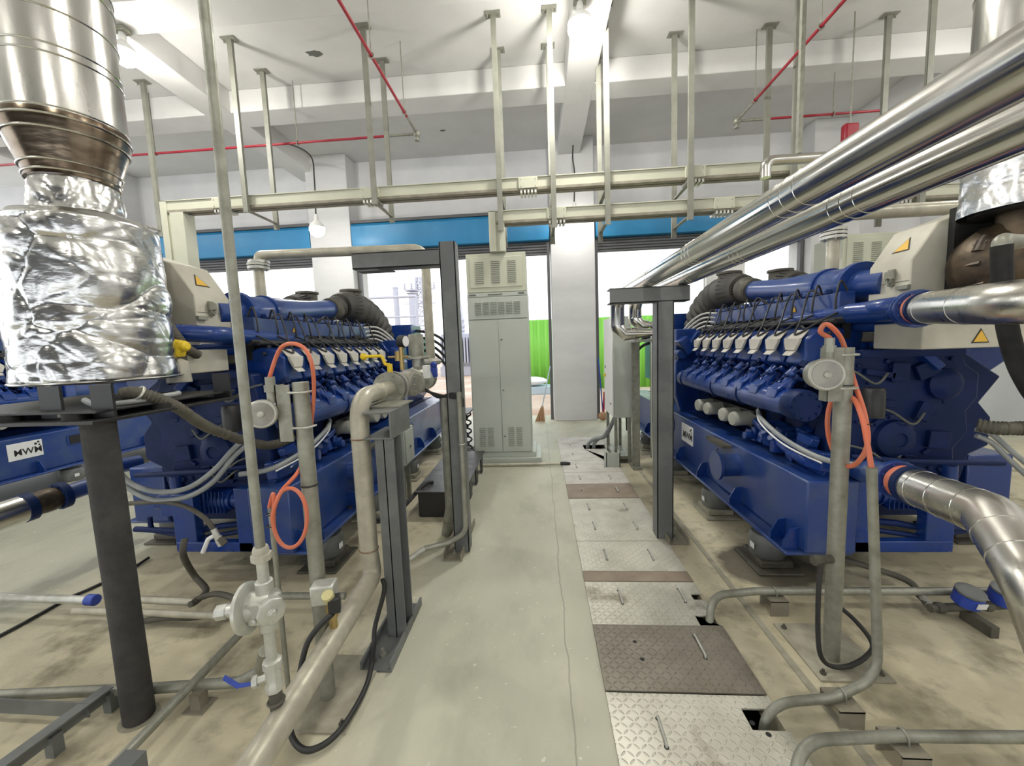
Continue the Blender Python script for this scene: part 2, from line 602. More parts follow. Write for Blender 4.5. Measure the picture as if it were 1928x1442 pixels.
def copy_tree(o, parent=None):
    c = o.copy()
    COL.objects.link(c)
    if parent is not None:
        c.parent = parent
    for ch in list(o.children):
        copy_tree(ch, c)
    return c


def word(txt, name, size, m, parent, origin, xdir, ydir, ext=0.001):
    """lettering lying in the plane of xdir, ydir, its lower left corner at origin"""
    cu = bpy.data.curves.new(name, 'FONT')
    cu.body = txt
    cu.size = size
    cu.extrude = ext
    cu.offset = size * 0.010
    cu.materials.append(K[m])
    tmp = bpy.data.objects.new(name + '_outline', cu)
    COL.objects.link(tmp)
    me = bpy.data.meshes.new_from_object(tmp.evaluated_get(bpy.context.evaluated_depsgraph_get()))
    bpy.data.objects.remove(tmp)
    o = bpy.data.objects.new(name, me)
    x, y = Vector(xdir).normalized(), Vector(ydir).normalized()
    R = Matrix((x, y, x.cross(y))).transposed()
    o.matrix_local = Matrix.Translation(Vector(origin) - WLOC[parent.name]) @ R.to_4x4()
    COL.objects.link(o)
    o.parent = parent
    return o


def crumple(mb, amp, scale, seed=0, zs=1.0):
    """push the points of a finely divided skin in and out like creased foil"""
    out = []
    off = Vector((seed * 3.1, seed * 1.7, seed * 2.3))
    c = sum(mb.v, Vector()) / len(mb.v)
    for p in mb.v:
        w = Vector((p.x, p.y, p.z * zs)) * scale + off
        w += noise.noise_vector(w * 0.7) * 0.5
        d, _ = noise.voronoi(w)
        e, _ = noise.voronoi(w * 2.3)
        h = math.sqrt(max(d[1] - d[0], 0)) * 0.62 + math.sqrt(max(e[1] - e[0], 0)) * 0.22 + noise.noise(w * 0.5) * 0.5 - 0.25
        q = p - c
        q.z *= 0.15
        q = q.normalized() if q.length > 1e-6 else Vector((0, 0, 1))
        out.append(p + q * (h - 0.35) * amp)
    mb.v = out


def ring_skin(c, prof, n=110, m=40):
    """closed-profile lathe about the vertical, finely divided for crumple()"""
    pr = []
    for i in range(len(prof) - 1):
        (r0, z0), (r1, z1) = prof[i], prof[i + 1]
        k = max(2, int(m * math.hypot(r1 - r0, z1 - z0) / 0.8))
        for j in range(k):
            pr.append((r0 + (r1 - r0) * j / k, z0 + (z1 - z0) * j / k))
    pr.append(prof[-1])
    return MB().lathe((c[0], c[1], 0), (0, 0, 1), pr, n, cap=False)


# ------------------------------------------------------------------ the hall
CEIL = 5.62
m = MB()
m.bx(-14, 0.27, -6, 9.0, -0.12, 0).bx(0.98, 9, -6, 9.0, -0.12, 0).bx(0.27, 0.98, 6.79, 9.0, -0.12, 0).bx(0.27, 0.98, -6, 0.45, -0.12, 0)
structure('floor', m, 'floor')
m = MB()
m.bx(0.20, 1.35, 0.4, 6.85, -0.75, -0.70).bx(0.20, 0.265, 0.4, 6.85, -0.70, -0.121).bx(1.30, 1.35, 0.4, 6.85, -0.70, -0.121)
m.bx(0.20, 1.35, 6.85, 6.9, -0.75, -0.121).bx(0.20, 1.35, 0.35, 0.4, -0.75, -0.121)
structure('floor_trench', m, 'pit')
m = MB().bx(-45, 45, 9.0, 90, -0.13, -0.03)
structure('ground', m, 'dirt')
m = MB().bx(-14, 9, -6, 9.0, CEIL, CEIL + 0.2)
structure('ceiling', m, 'ceil')
m = MB().bx(-14, 7.6, 8.7, 8.98, 3.55, CEIL)
structure('wall_back', m, 'wall')
m = MB().bx(7.6, 7.8, -6, 9.0, 0, CEIL)
structure('wall_right', m, 'wall')
m = MB().bx(-14.2, -14, -6, 9.0, 0, CEIL)
m = MB().bx(-14, 7.6, -6.2, -6, 2.5, CEIL)  # unseen wall behind the camera, added with openings sized for daylight fill
for x0 in (-14, -9.6, -4.8, 0.0, 4.8, 7.1):
    m.bx(x0, x0 + 0.5, -6.2, -6, 0, 2.5)
structure('wall_front_unseen', m, 'wall')
structure('wall_left', m, 'wall')
for x0 in (-9.70, -4.70, 0.29, 5.28):
    structure('column', MB().bx(x0, x0 + 0.875, 8.27, 8.98, 0, CEIL), 'column', 0.01)
for x0 in (-9.85, -5.0, 0.48, 5.9):
    structure('ceiling_beam', MB().bx(x0, x0 + 0.42, -6, 8.7, 5.3, CEIL), 'ceil', 0.01)
for y0 in (6.15, 4.2, 0.9, -1.3, -3.8):
    structure('ceiling_beam', MB().bx(-14, 7.6, y0, y0 + 0.42, 5.302, CEIL), 'ceil', 0.01)
# steel edge strip let into the floor beside the trench covers, and the low concrete kerb behind it
structure('trim_1', MB().bx(1.20, 1.235, 0.3, 6.6, 0, 0.006), 'conc')
# dark break-outs in the ceiling paint
for (u, v, a) in ((592, 101, 0.11), (834, 246, 0.055)):
    p = P(u, v, Z=CEIL - 0.004)
    q = [Vector((p.x + a * (1 + 0.35 * rnd.uniform(-1, 1)) * math.cos(t * PI / 7), p.y + a * 0.6 * (1 + 0.35 * rnd.uniform(-1, 1)) * math.sin(t * PI / 7), CEIL - 0.004)) for t in range(14)]
    o = MB().prism(q, (0, 0, 0.003)).build('ceiling_chip', 'slot')
    o['kind'] = 'structure'

# ------------------------------------------------------------------ roller shutters in the back openings
for x0, x1, lab in ((-8.82, -4.72, 'rolled-up shutter with blue box left of the left white column'),
                    (-3.82, 0.27, 'rolled-up shutter with blue box between the two white columns'),
                    (1.19, 5.26, 'rolled-up shutter with blue box right of the middle white column')):
    t = thing('roller_shutter', lab, 'shutter', ((x0 + x1) / 2, 8.5, 3.4), 'roller shutters along the back wall')
    b = 0.09
    sec = [(8.28, 4.18), (8.33, 4.24), (8.69, 4.24), (8.69, 3.72), (8.33, 3.72), (8.28, 3.88)]
    MB().prism([(x0, y, z) for y, z in sec], (x1 - x0, 0, 0)).build('shutter_box', 'shutter', t, 0.006)
    MB().bx(x0, x1, 8.29, 8.69, 4.243, 4.30).build('flashing', 'slat', t)
    mm = MB()
    for k in range(5):
        z = 3.44 + 0.056 * k
        mm.prism([(x0 + 0.03, 8.50, z), (x0 + 0.03, 8.478, z + 0.012), (x0 + 0.03, 8.478, z + 0.044), (x0 + 0.03, 8.50, z + 0.056)], (x1 - x0 - 0.06, 0, 0))
    mm.build('shutter_slats', 'slat', t)
    for xx in (x0, x1 - 0.06):
        MB().bx(xx, xx + 0.06, 8.46, 8.56, 0.0, 3.72).build('guide_rail', 'slat', t)

# ------------------------------------------------------------------ trench covers
zt = 0.0


def cover(name, y0, y1, m, lab, handles=(), holes=(), notches=(), z=0.012, th=0.008, x0=0.262, x1=0.99, bump_strip=False):
    t = thing(name, lab, 'floor plate', ((x0 + x1) / 2, (y0 + y1) / 2, z - th), 'covers laid over the cable trench')
    g = 0.004
    poly = [(x0, y0 + g), (x1, y0 + g)]
    for a, b, d in sorted(notches):
        poly += [(x1, a), (x1 - d, a), (x1 - d, b), (x1, b)]
    poly += [(x1, y1 - g), (x0, y1 - g)]
    MB().prism([(x, y, z - th) for x, y in poly], (0, 0, th)).build('plate', m, t)
    for hx, hy, hl in handles:
        s = MB().tube([(hx, hy - hl / 2, z - 0.004), (hx, hy - hl / 2, z + 0.016), (hx, hy + hl / 2, z + 0.016), (hx, hy + hl / 2, z - 0.004)], 0.006, 8, 0.012)
        s.build('handle', 'galvbright', t)
        s = MB()
        for e in (-1, 1):
            s.cyl((hx, hy + e * hl / 2, z + 0.0004), (hx, hy + e * hl / 2, z + 0.0012), 0.010, n=12)
        s.each('handle_hole', 'grout', t)
    for hx, hy in holes:
        MB().cyl((hx, hy, z + 0.0004), (hx, hy, z + 0.0012), 0.011, n=14).build('bolt_hole', 'grout', t)
    return t


def ypx(v):
    return P(1080, v, Z=0).y


y = [ypx(v) for v in (1304.6, 1179, 1097, 1078, 1021, 940.6, 913, 891, 869, 824.5)]
hp, hq = P(1242, 1358, Z=0), P(1251, 1412, Z=0)
cover('trench_cover', 0.47, 0.98, 'plate', 'pale tread plate trench cover at the bottom edge of the picture')
cover('trench_cover', 0.98, y[0], 'plate', 'pale tread plate with two square cut-outs for conduits and one steel handle',
      [((hp.x + hq.x) / 2, (hp.y + hq.y) / 2, hp.y - hq.y)], [(P(1416, 1366, Z=0).x, P(1416, 1366, Z=0).y), (P(1447, 1388, Z=0).x, P(1447, 1388, Z=0).y)], [(1.20, 1.34, 0.24), (1.57, 1.67, 0.15)])
cover('trench_cover', y[0], y[1], 'plated', 'large brown tread plate with one handle and two bolt holes', [(0.80, 2.02, 0.15)], [(0.47, 2.05), (0.48, 1.93)], z=0.016)
cover('trench_cover', y[1], y[2], 'plate', 'pale stained tread plate with two handles beside the bent conduit', [(0.47, 2.44, 0.13), (0.86, 2.46, 0.13)], [], [(2.15, 2.27, 0.12), (2.42, 2.48, 0.07)])
cover('trench_cover', y[2], y[3], 'plater', 'narrow brown strip between two pale tread plates')
cover('trench_cover', y[3], y[4], 'plate', 'pale clean tread plate with two handles in front of the brown strip', [(0.46, (y[3] + y[4]) / 2, 0.14), (0.80, (y[3] + y[4]) / 2, 0.14)])
d = (y[5] - y[4])
cover('trench_cover', y[4], y[5], 'plate', 'long pale tread plate with four handles left of the grey post foot',
      [(0.44, y[4] + d * 0.3, 0.13), (0.80, y[4] + d * 0.3, 0.13), (0.44, y[4] + d * 0.76, 0.13), (0.80, y[4] + d * 0.76, 0.13)])
cover('trench_cover', y[5], y[6], 'plater', 'rusty brown plain plate with one handle', [(0.80, (y[5] + y[6]) / 2, 0.13)], [(0.42, (y[5] + y[6]) / 2)], z=0.016)
cover('trench_cover', y[6], y[7], 'platep', 'dusty plain plate just beyond the rusty plate', [(0.44, (y[6] + y[7]) / 2, 0.12), (0.80, (y[6] + y[7]) / 2, 0.12)])
cover('trench_cover', y[7], y[8], 'platep', 'dusty plain plate level with the grey cabinet plinth', [(0.44, (y[7] + y[8]) / 2, 0.12), (0.80, (y[7] + y[8]) / 2, 0.12)])
cover('trench_cover', y[8], y[9], 'platep', 'farthest dusty plate beside the standing control panel', [(0.44, 5.75, 0.1), (0.44, 6.3, 0.1)], [], [(5.35, 5.5, 0.12), (6.0, 6.25, 0.35)])

# ------------------------------------------------------------------ cable trays and their hangers
def busduct(x0, x1, z0, z1, lab, drops=()):
    t = thing('busbar_duct', lab, 'busbar duct', ((x0 + x1) / 2, 5.35, z0), 'beige busbar ducts under the ceiling')
    s = MB()
    s.bx(x0, x1, 5.25, 5.44, z1 - 0.012, z1).bx(x0, x1, 5.265, 5.425, z0 + 0.035, z1 - 0.012)
    s.build('duct_casing', 'beige', t, 0.002)
    for yy in (5.255, 5.36):
        MB().bx(x0, x1, yy, yy + 0.075, z0, z0 + 0.034).build('bottom_rail', 'bracket', t, 0.002)
    x = x0 + 0.75
    k = 0
    while x < x1 - 0.3:
        MB().bx(x, x + 0.24, 5.243, 5.264, z0 + 0.02, z1 - 0.014).build('joint_cover', 'beige', t, 0.003)
        s = MB()
        for q in range(5):
            s.bx(x + 0.02 + 0.045 * q, x + 0.045 + 0.045 * q, 5.25, 5.43, z0 - 0.035, z0 - 0.001)
        s.build('joint_fins', 'galvbright', t)
        for q in (0.03, 0.21):
            for zz in (z0 + 0.04, z1 - 0.035):
                MB().cyl((x + q, 5.243, zz), (x + q, 5.238, zz), 0.007, n=6).build('joint_bolt', 'galv', t)
        x += 2.05
    for u, v in ((1130, 353), (1266, 402)):
        q = P(u, v, Y=5.25)
        if z0 < q.z < z1:
            st = MB().bx(q.x - 0.06, q.x + 0.05, 5.2605, 5.2645, z0 + 0.05, z1 - 0.035).build('label_sticker', 'paper', t)
            MB().bx(q.x - 0.05, q.x - 0.015, 5.2585, 5.2603, z0 + 0.055, z0 + 0.08).build('sticker_mark', 'bluehandle', st)
    for dx, zb, w in drops:
        s = MB()
        s.bx(dx, dx + 0.09, 5.25, 5.44, zb, z1).bx(dx + 0.09, dx + 0.13, 5.275, 5.415, zb, z0).bx(dx + 0.13, dx + w, 5.25, 5.44, zb, z0)
        s.build('drop_duct', 'beige', t, 0.003)
    return t


busduct(-5.05, 6.9, 3.575, 3.735, 'upper beige busbar duct crossing the whole hall', [(-5.05, 1.9, 0.32)])
busduct(-0.60, 6.9, 3.185, 3.345, 'lower beige busbar duct dropping to the grey control cabinet', [(-0.60, 2.84, 0.20)])
HX = [(-5.62, 3.50, 'leftmost duct hanger, beside the drop of the upper duct'), (-3.80, 3.50, 'duct hanger in front of the left ceiling beam'),
      (-2.06, 3.50, 'duct hanger crossing the left red sprinkler pipe'),
      (-0.44, 3.08, 'duct hanger above the grey control cabinet'), (0.235, 3.08, 'duct hanger left of the middle bright lamp'),
      (0.90, 3.08, 'duct hanger right of the middle bright lamp'), (1.90, 3.08, 'duct hanger left of the right red sprinkler pipes'),
      (3.10, 3.08, 'duct hanger behind the right red sprinkler joint'), (4.55, 3.08, 'rightmost duct hanger, above the shiny twin pipes')]
for hx, zb, lab in HX:
    t = thing('duct_hanger', lab, 'hanger', (hx, 5.5, zb), 'hangers carrying the busbar ducts')
    for yy, far in ((5.20, 0), (5.80, 1)):
        e = 0.03 if far else -0.0
        ztop = CEIL if not (4.2 < yy < 4.62) else 5.3
        s = MB()
        s.bx(hx - 0.032, hx + 0.032, yy - 0.004, yy + 0.004, zb - 0.06 * far, ztop - 0.01)
        s.bx(hx + 0.026, hx + 0.032, yy, yy + 0.035, zb - 0.06 * far, ztop - 0.01)
        s.bx(hx - 0.032, hx - 0.026, yy, yy + 0.035, zb - 0.06 * far, ztop - 0.01)
        s.build('upright', 'hang', t)
        s = MB().bx(hx - 0.09, hx + 0.09, yy - 0.05, yy + 0.06, ztop - 0.012, ztop - 0.001)
        for q in (-0.07, 0.07):
            s.cyl((hx + q, yy, ztop - 0.05), (hx + q, yy, ztop - 0.012), 0.006, n=8)
        s.build('ceiling_bracket', 'hang', t)
    for zz in ([3.53] if zb > 3.3 else [3.53, 3.14]):
        MB().bx(hx - 0.02, hx + 0.02, 5.20, 5.81, zz - 0.01, zz + 0.008).build('cross_arm', 'hang', t)

# ------------------------------------------------------------------ lamps: the bulbs give the light
def lamp(x, y, zb, ztop, lab, cordy=0.0, r=0.095, cord=True, bm='bulb'):
    t = thing('pendant_lamp', lab, 'lamp', (x, y, zb - r), 'bare bulb lamps under the ceiling')
    MB().lathe((x, y, zb), (0, 0, -1), [(r * 0.97, -r * 0.25), (r, 0.1 * r), (r * 0.82, r * 0.62), (r * 0.35, r * 0.95), (0.004, r)], 24).build('bulb', bm, t)
    MB().lathe((x, y, zb), (0, 0, 1), [(r * 0.985, r * 0.24), (r * 0.9, r * 0.6), (0.05, r * 1.1), (0.035, r * 1.25)], 24).build('bulb_housing', 'white', t)
    MB().lathe((x, y, zb + r * 1.2), (0, 0, 1), [(0.035, 0), (0.038, 0.05), (0.028, 0.09), (0.01, 0.11)], 16).build('socket', 'white', t)
    zs = zb + r * 1.2 + 0.1
    if cord:
        MB().tube(spline([(x, y, zs), (x + 0.02, y + 0.01, zs + (ztop - zs) * 0.5), (x - 0.01, y, ztop - 0.25), (x - cordy * 0.5, y + 0.02, ztop - 0.03), (x - cordy, y + 0.03, ztop)]), 0.012, 8).build('cord', 'cable', t)
    else:
        MB().bx(x - 0.07, x + 0.07, y - 0.05, y + 0.05, zs - 0.01, ztop).build('bracket', 'galv', t)
    return t


lamp(0.545, 4.72, 5.03, 5.3, 'bright bulb under the middle ceiling beam', cord=False, r=0.135)
lamp(-4.53, 4.50, 5.02, 5.3, 'bright bulb right of the big steel exhaust duct', cord=False, r=0.115)
lamp(P(597, 432, Y=7.1).x, 7.1, P(597, 432, Y=7.1).z, 5.302, 'bright bulb hanging on a black cord before the left column', cordy=0.72, r=0.13, bm='bulbsoft')
lamp(0.74, 7.9, 4.05, 5.302, 'bulb hanging on a black cord behind the busbar ducts', bm='bulbsoft')
for (x, y) in ((0.6, 0.6), (-4.6, 0.6), (5.9, 0.6), (5.9, 4.6), (-9.6, 4.6), (-9.6, 0.6), (0.6, -3.0), (-4.6, -3.0), (5.9, -3.0)):
    lamp(x, y, 5.03, 5.3, 'bulb under the ceiling beams in the near half of the hall', cord=False)

# ------------------------------------------------------------------ sprinkler pipes
def sprinkler(pts_a, pts_b, rods, lab, z, joint):
    t = thing('sprinkler_pipe', lab, 'pipe', (joint.x, joint.y, z - 0.1), 'red sprinkler pipes')
    for a in (pts_a, pts_b):
        d = (a - joint).normalized()
        MB().tube([joint + d * 0.45, a], 0.017, 10).build('red_pipe', 'red', t)
        MB().tube([joint, joint + d * 0.46], 0.019, 10).build('bare_pipe', 'galv', t)
    MB().ball(joint, 0.055, 14).lathe(joint, (0, 0, -1), [(0.02, 0), (0.022, 0.08), (0.04, 0.085), (0.035, 0.10)], 14).build('elbow', 'galv', t)
    for p in rods:
        s = MB().tube([(p.x, p.y, z), (p.x, p.y, CEIL)], 0.007, 8)
        s.torus((p.x, p.y, z), (pts_a - joint) if abs((p - joint).normalized().dot((pts_a - joint).normalized())) > 0.9 else (pts_b - joint), 0.028, 0.008, 16, 6)
        s.build('hanging_rod', 'galv', t)
    return t


z = 4.75
jl = P(785, 252, Z=z)
a = P(640, 0, Z=z)
b = P(250, 280, Z=z)
sprinkler(Vector((jl.x, 1.0, z)), Vector((-9.0, jl.y, z)), [Vector((jl.x, jl.y - 0.55, z)), Vector((jl.x, jl.y - 1.6, z)), Vector((P(552, 262, Z=z).x, jl.y, z)), Vector((P(270, 278, Z=z).x, jl.y, z))],
          'red sprinkler pipe corner above the left engine', z, Vector((jl.x, jl.y, z)))
jr = P(1387, 228, Z=z)
sprinkler(Vector((jr.x, 1.0, z)), Vector((5.0, jr.y, z)), [Vector((jr.x, jr.y - 0.5, z)), Vector((jr.x, jr.y - 1.75, z)), Vector((P(1594, 195, Z=z).x, jr.y, z))],
          'red sprinkler pipe corner above the shiny twin pipes', z, Vector((jr.x, jr.y, z)))

# ------------------------------------------------------------------ yard behind the hall
t = thing('fence', 'bright green corrugated metal fence beyond the openings', 'fence', (6, 14.2, -0.03))
s = MB()
x = -0.42
prof = []
while x < 14:
    prof += [(x, 14.2), (x + 0.10, 14.2), (x + 0.13, 14.16), (x + 0.20, 14.16), (x + 0.23, 14.2)]
    x += 0.25
poly = [(a_, b_, -0.03) for a_, b_ in prof]
vs = poly + [(a_, b_, 2.45) for a_, b_ in prof]
n = len(poly)
s.add(vs, [(i, i + 1, n + i + 1, n + i) for i in range(n - 1)])
o = s.build('corrugated_sheet', 'fence', t, angle=20)
md = o.modifiers.new('thickness', 'SOLIDIFY')
md.thickness = 0.004
for xx in (-0.3, 2.7, 5.7, 8.7, 11.7):
    MB().bx(xx, xx + 0.06, 14.23, 14.3, -0.03, 2.4).build('post', 'galv', t)
# lattice mast and apparatus of the substation
t = thing('lattice_mast', 'pale lattice steel mast far behind the left opening', 'mast', (-11.2, 40, -0.03))
mx, my = P(793, 600, Y=40).x, 40.0
t.location = (mx, my, -0.03)
WLOC[t.name] = Vector(t.location)
s = MB()
for i, j in ((-1, -1), (1, -1), (1, 1), (-1, 1)):
    s.beam((mx + i * 0.75, my + j * 0.75, 0), (mx + i * 0.25, my + j * 0.25, 8.6), 0.12, 0.12)
for k in range(9):
    z0, z1 = k * 0.95, (k + 1) * 0.95
    w0, w1 = 0.75 - 0.5 * z0 / 8.6, 0.75 - 0.5 * z1 / 8.6
    for (i, j), (i2, j2) in (((-1, -1), (1, -1)), ((1, -1), (1, 1)), ((1, 1), (-1, 1)), ((-1, 1), (-1, -1))):
        s.beam((mx + i * w0, my + j * w0, z0), (mx + i2 * w1, my + j2 * w1, z1), 0.07, 0.07)
        s.beam((mx + i2 * w0, my + j2 * w0, z0), (mx + i * w1, my + j * w1, z1), 0.07, 0.07)
        s.beam((mx + i * w1, my + j * w1, z1), (mx + i2 * w1, my + j2 * w1, z1), 0.07, 0.07)
s.beam((mx - 1.6, my, 7.4), (mx + 1.6, my, 7.4), 0.15, 0.15).beam((mx - 1.6, my, 6.0), (mx + 1.6, my, 6.0), 0.12, 0.12)
s.build('lattice', 'yard', t)
s = MB()
for q in (-1.5, -0.8, 0.8, 1.5):
    s.lathe((mx + q, my, 7.45), (0, 0, 1), [(0.06, 0), (0.14, 0.1), (0.06, 0.2), (0.14, 0.3), (0.06, 0.4), (0.12, 0.55), (0.03, 0.6)], 10)
s.build('insulator', 'yard', t)
for u, v0, lab in ((744, 535, 'slim pale post with a pointed top beyond the left opening'), (776, 545, 'thick pale post with a disc top beyond the left opening')):
    p = P(u, v0, Y=24)
    t = thing('insulator_post', lab, 'post', (p.x, 24, -0.03))
    MB().cyl((p.x, 24, -0.03), (p.x, 24, p.z - 0.25), 0.17 if u < 760 else 0.24).build('shaft', 'yard', t)
    s = MB()
    if u < 760:
        s.lathe((p.x, 24, p.z - 0.25), (0, 0, 1), [(0.19, 0), (0.19, 0.06), (0.07, 0.16), (0.01, 0.25)], 14)
    else:
        s.lathe((p.x, 24, p.z - 0.25), (0, 0, 1), [(0.36, 0), (0.36, 0.05), (0.12, 0.06), (0.12, 0.14), (0.4, 0.15), (0.4, 0.2), (0.1, 0.22)], 14)
    s.build('cap', 'yard', t)
bx, by = -4.15, 22.0
t = thing('transformer', 'pale transformer with tall bushings seen left of the grey cabinet', 'transformer', (bx, by, -0.03))
MB().bx(bx - 1.3, bx + 0.9, by, by + 2, 0.5, 2.3).bx(bx - 1.4, bx + 1.0, by - 0.1, by + 2.1, -0.03, 0.5).build('tank', 'yard', t, 0.02)
s = MB()
for k in range(14):
    s.bx(bx - 1.25 + 0.16 * k, bx - 1.17 + 0.16 * k, by - 0.4, by, 0.7, 2.1)
s.build('cooling_fins', 'yard', t)
for q in (-0.9, -0.2, 0.5):
    MB().lathe((bx + q, by + 0.8, 2.3), (0, 0, 1), [(0.14, 0), (0.1, 0.1), (0.16, 0.2), (0.1, 0.3), (0.16, 0.45), (0.1, 0.6), (0.15, 0.8), (0.06, 0.95), (0.03, 1.6)], 12).build('bushing', 'yard', t)
bx, by = -7.1, 20.0
t = thing('bus_gantry', 'pale pipe gantry standing behind the left engine', 'gantry', (bx, by, -0.03))
for q in (-7.5, -3, 1.0):
    MB().cyl((bx + q, by, -0.03), (bx + q, by, 4.2), 0.07, n=10).build('gantry_post', 'yard', t)
MB().cyl((bx - 7.5, by, 4.2), (bx + 1.0, by, 4.2), 0.07, n=10).cyl((bx - 7.5, by, 3.2), (bx + 1.0, by, 3.2), 0.05, n=10).build('gantry_bar', 'yard', t)
# things by the fence and the column
p = P(1016, 745, Z=0)
t = thing('trough', 'pale blue trough on the ground before the green fence', 'trough', (p.x, 13.2, -0.03))
s = MB().bx(p.x - 0.9, p.x + 0.4, 12.9, 13.7, -0.03, 0.22)
s.build('trough_body', 'paleblue', t, 0.02)
s = MB()
s.ball((p.x - 0.25, 13.2, 0.385), 0.42, 16, (1.25, 0.8, 0.36))
o = s.build('cement_sack', 'bag')
tag(o, 'white sack lying in the pale blue trough', 'sack')
t = thing('broom', 'straw broom with a pale stick leaning on the middle column', 'broom', (0.13, 8.45, 0.0))
MB().cyl((0.02, 8.25, 0.30), (0.22, 8.42, 1.15), 0.014, n=10).build('stick', 'paleblue', t)
s = MB()
for k in range(26):
    q = (k - 12.5) / 12.5
    s.tube([(0.03 + q * 0.015, 8.255, 0.34), (-0.03 + q * 0.10, 8.20 + 0.04 * rnd.uniform(-1, 1), 0.012)], 0.008, 5)
s.build('bristles', 'wood', t)
t = thing('mop', 'mop with a red handle standing right of the middle column', 'mop', (1.25, 8.2, 0.0))
MB().cyl((1.27, 8.22, 0.15), (1.20, 8.25, 1.3), 0.013, n=10).build('stick', 'bluehandle', t)
MB().cyl((1.275, 8.20, 0.10), (1.30, 8.20, 0.6), 0.02, n=10).build('grip', 'red', t)
MB().ball((1.27, 8.20, 0.10), 0.1, 12, (1, 0.7, 0.95)).build('mop_head', 'wood', t)

# ------------------------------------------------------------------ control cabinets
def louvres(s, x0, x1, z0, z1, n, y, cols=1, gap=0.03):
    w = (x1 - x0 - gap * (cols - 1)) / cols
    for c in range(cols):
        a0 = x0 + c * (w + gap)
        for k in range(n):
            zz = z0 + (z1 - z0) * k / max(1, n - 1)
            s.box((a0 + w / 2, y - 0.003, zz), (w, 0.012, 0.006), rx=0.5)


def cabinet(x0, y0, lab, full=True):
    x1 = x0 + 0.80
    t = thing('control_cabinet', lab, 'cabinet', ((x0 + x1) / 2, y0 + 0.3, 0.0), 'louvred control cabinets')
    MB().bx(x0, x1, y0 + 0.02, y0 + 0.62, 0.17, 2.33).build('body', 'cab', t, 0.004)
    MB().bx(x0 - 0.02, x1 + 0.12, y0 - 0.02, y0 + 0.68, 0, 0.10).bx(x0, x1 + 0.05, y0 + 0.02, y0 + 0.62, 0.10, 0.17).build('plinth', 'cab', t, 0.004)
    for k, (a, b) in enumerate(((x0 + 0.012, x0 + 0.398), (x0 + 0.402, x1 - 0.012))):
        dr = MB().bx(a, b, y0, y0 + 0.02, 0.185, 1.97).build('door', 'cab', t, 0.003)
        s = MB()
        if k == 0:
            louvres(s, a + 0.08, a + 0.27, 0.27, 0.52, 10, y0, 2)
        else:
            louvres(s, a + 0.08, a + 0.27, 0.27, 0.52, 10, y0, 2)
            for zz in (1.71, 1.03, 0.40):
                MB().cyl((a + 0.035, y0 - 0.012, zz), (a + 0.035, y0, zz), 0.011, n=12).box((a + 0.035, y0 - 0.015, zz), (0.03, 0.008, 0.006)).build('lock', 'slot', dr)
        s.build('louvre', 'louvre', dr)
        WLOC[dr.name] = WLOC[t.name]
    vp = MB().bx(x0 + 0.012, x1 - 0.012, y0, y0 + 0.02, 1.985, 2.27).build('vent_panel', 'cab', t, 0.003)
    s = MB()
    louvres(s, x0 + 0.10, x1 - 0.10, 2.05, 2.20, 8, y0, 6, 0.02)
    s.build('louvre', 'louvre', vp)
    MB().bx(x0 + 0.01, x1 - 0.01, y0 + 0.005, y0 + 0.3, 2.28, 2.33).build('top_strip', 'cab', t)
    s = MB().bx(x0 + 0.03, x0 + 0.12, y0, y0 + 0.005, 2.297, 2.312).bx(x0 + 0.28, x0 + 0.47, y0, y0 + 0.005, 2.297, 2.31).bx(x0 + 0.68, x0 + 0.76, y0, y0 + 0.005, 2.30, 2.32)
    s.each('name_strip', 'slot', t)
    tb = MB().bx(x0 + 0.0, x1 - 0.01, y0 + 0.03, y0 + 0.55, 2.34, 2.84).build('top_box', 'cabtop', t, 0.006)
    pn = MB().bx(x0 + 0.05, x1 - 0.06, y0 + 0.02, y0 + 0.03, 2.40, 2.79).build('top_panel', 'cabtop', tb, 0.003)
    s = MB()
    louvres(s, x0 + 0.12, x1 - 0.14, 2.46, 2.73, 12, y0 + 0.02, 3, 0.10)
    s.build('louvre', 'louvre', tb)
    return t


cabinet(-0.935, 5.31, 'tall grey-green control cabinet standing at the end of the aisle')
cabinet(3.78, 5.31, 'louvred cabinet top showing behind the right engine')
t = thing('sheet_metal_screen', 'white metal screen standing left of the louvred cabinet behind the right engine', 'screen', (3.35, 7.5, 0))
MB().bx(3.0, 3.66, 7.45, 7.53, 0.1, 3.1).build('sheet', 'white', t, 0.005)
for xx in (3.0, 3.62):
    MB().bx(xx, xx + 0.05, 7.53, 7.58, 0.0, 3.1).build('edge_post', 'galv', t)


# ------------------------------------------------------------------ gas engine generator sets
def disc_sign(s, c, n, up, size):
    """outline points of a triangle sign standing on its base"""
    n, up = Vector(n).normalized(), Vector(up).normalized()
    r = up.cross(n).normalized()
    c = Vector(c)
    s.prism([c - r * size * 0.55, c + r * size * 0.55, c + up * size * 0.95], n * 0.002)


def sign(c, n, up, size, parent):
    s = MB(parent_T)
    disc_sign(s, c, n, up, size)
    a = s.build('warning_sign', 'black', parent)
    s = MB(parent_T)
    c2 = Vector(c) + Vector(n).normalized() * 0.0022 + Vector(up).normalized() * size * 0.07
    disc_sign(s, c2, n, up, size * 0.80)
    b = s.build('yellow_field', 'amber', a)
    return a


parent_T = None


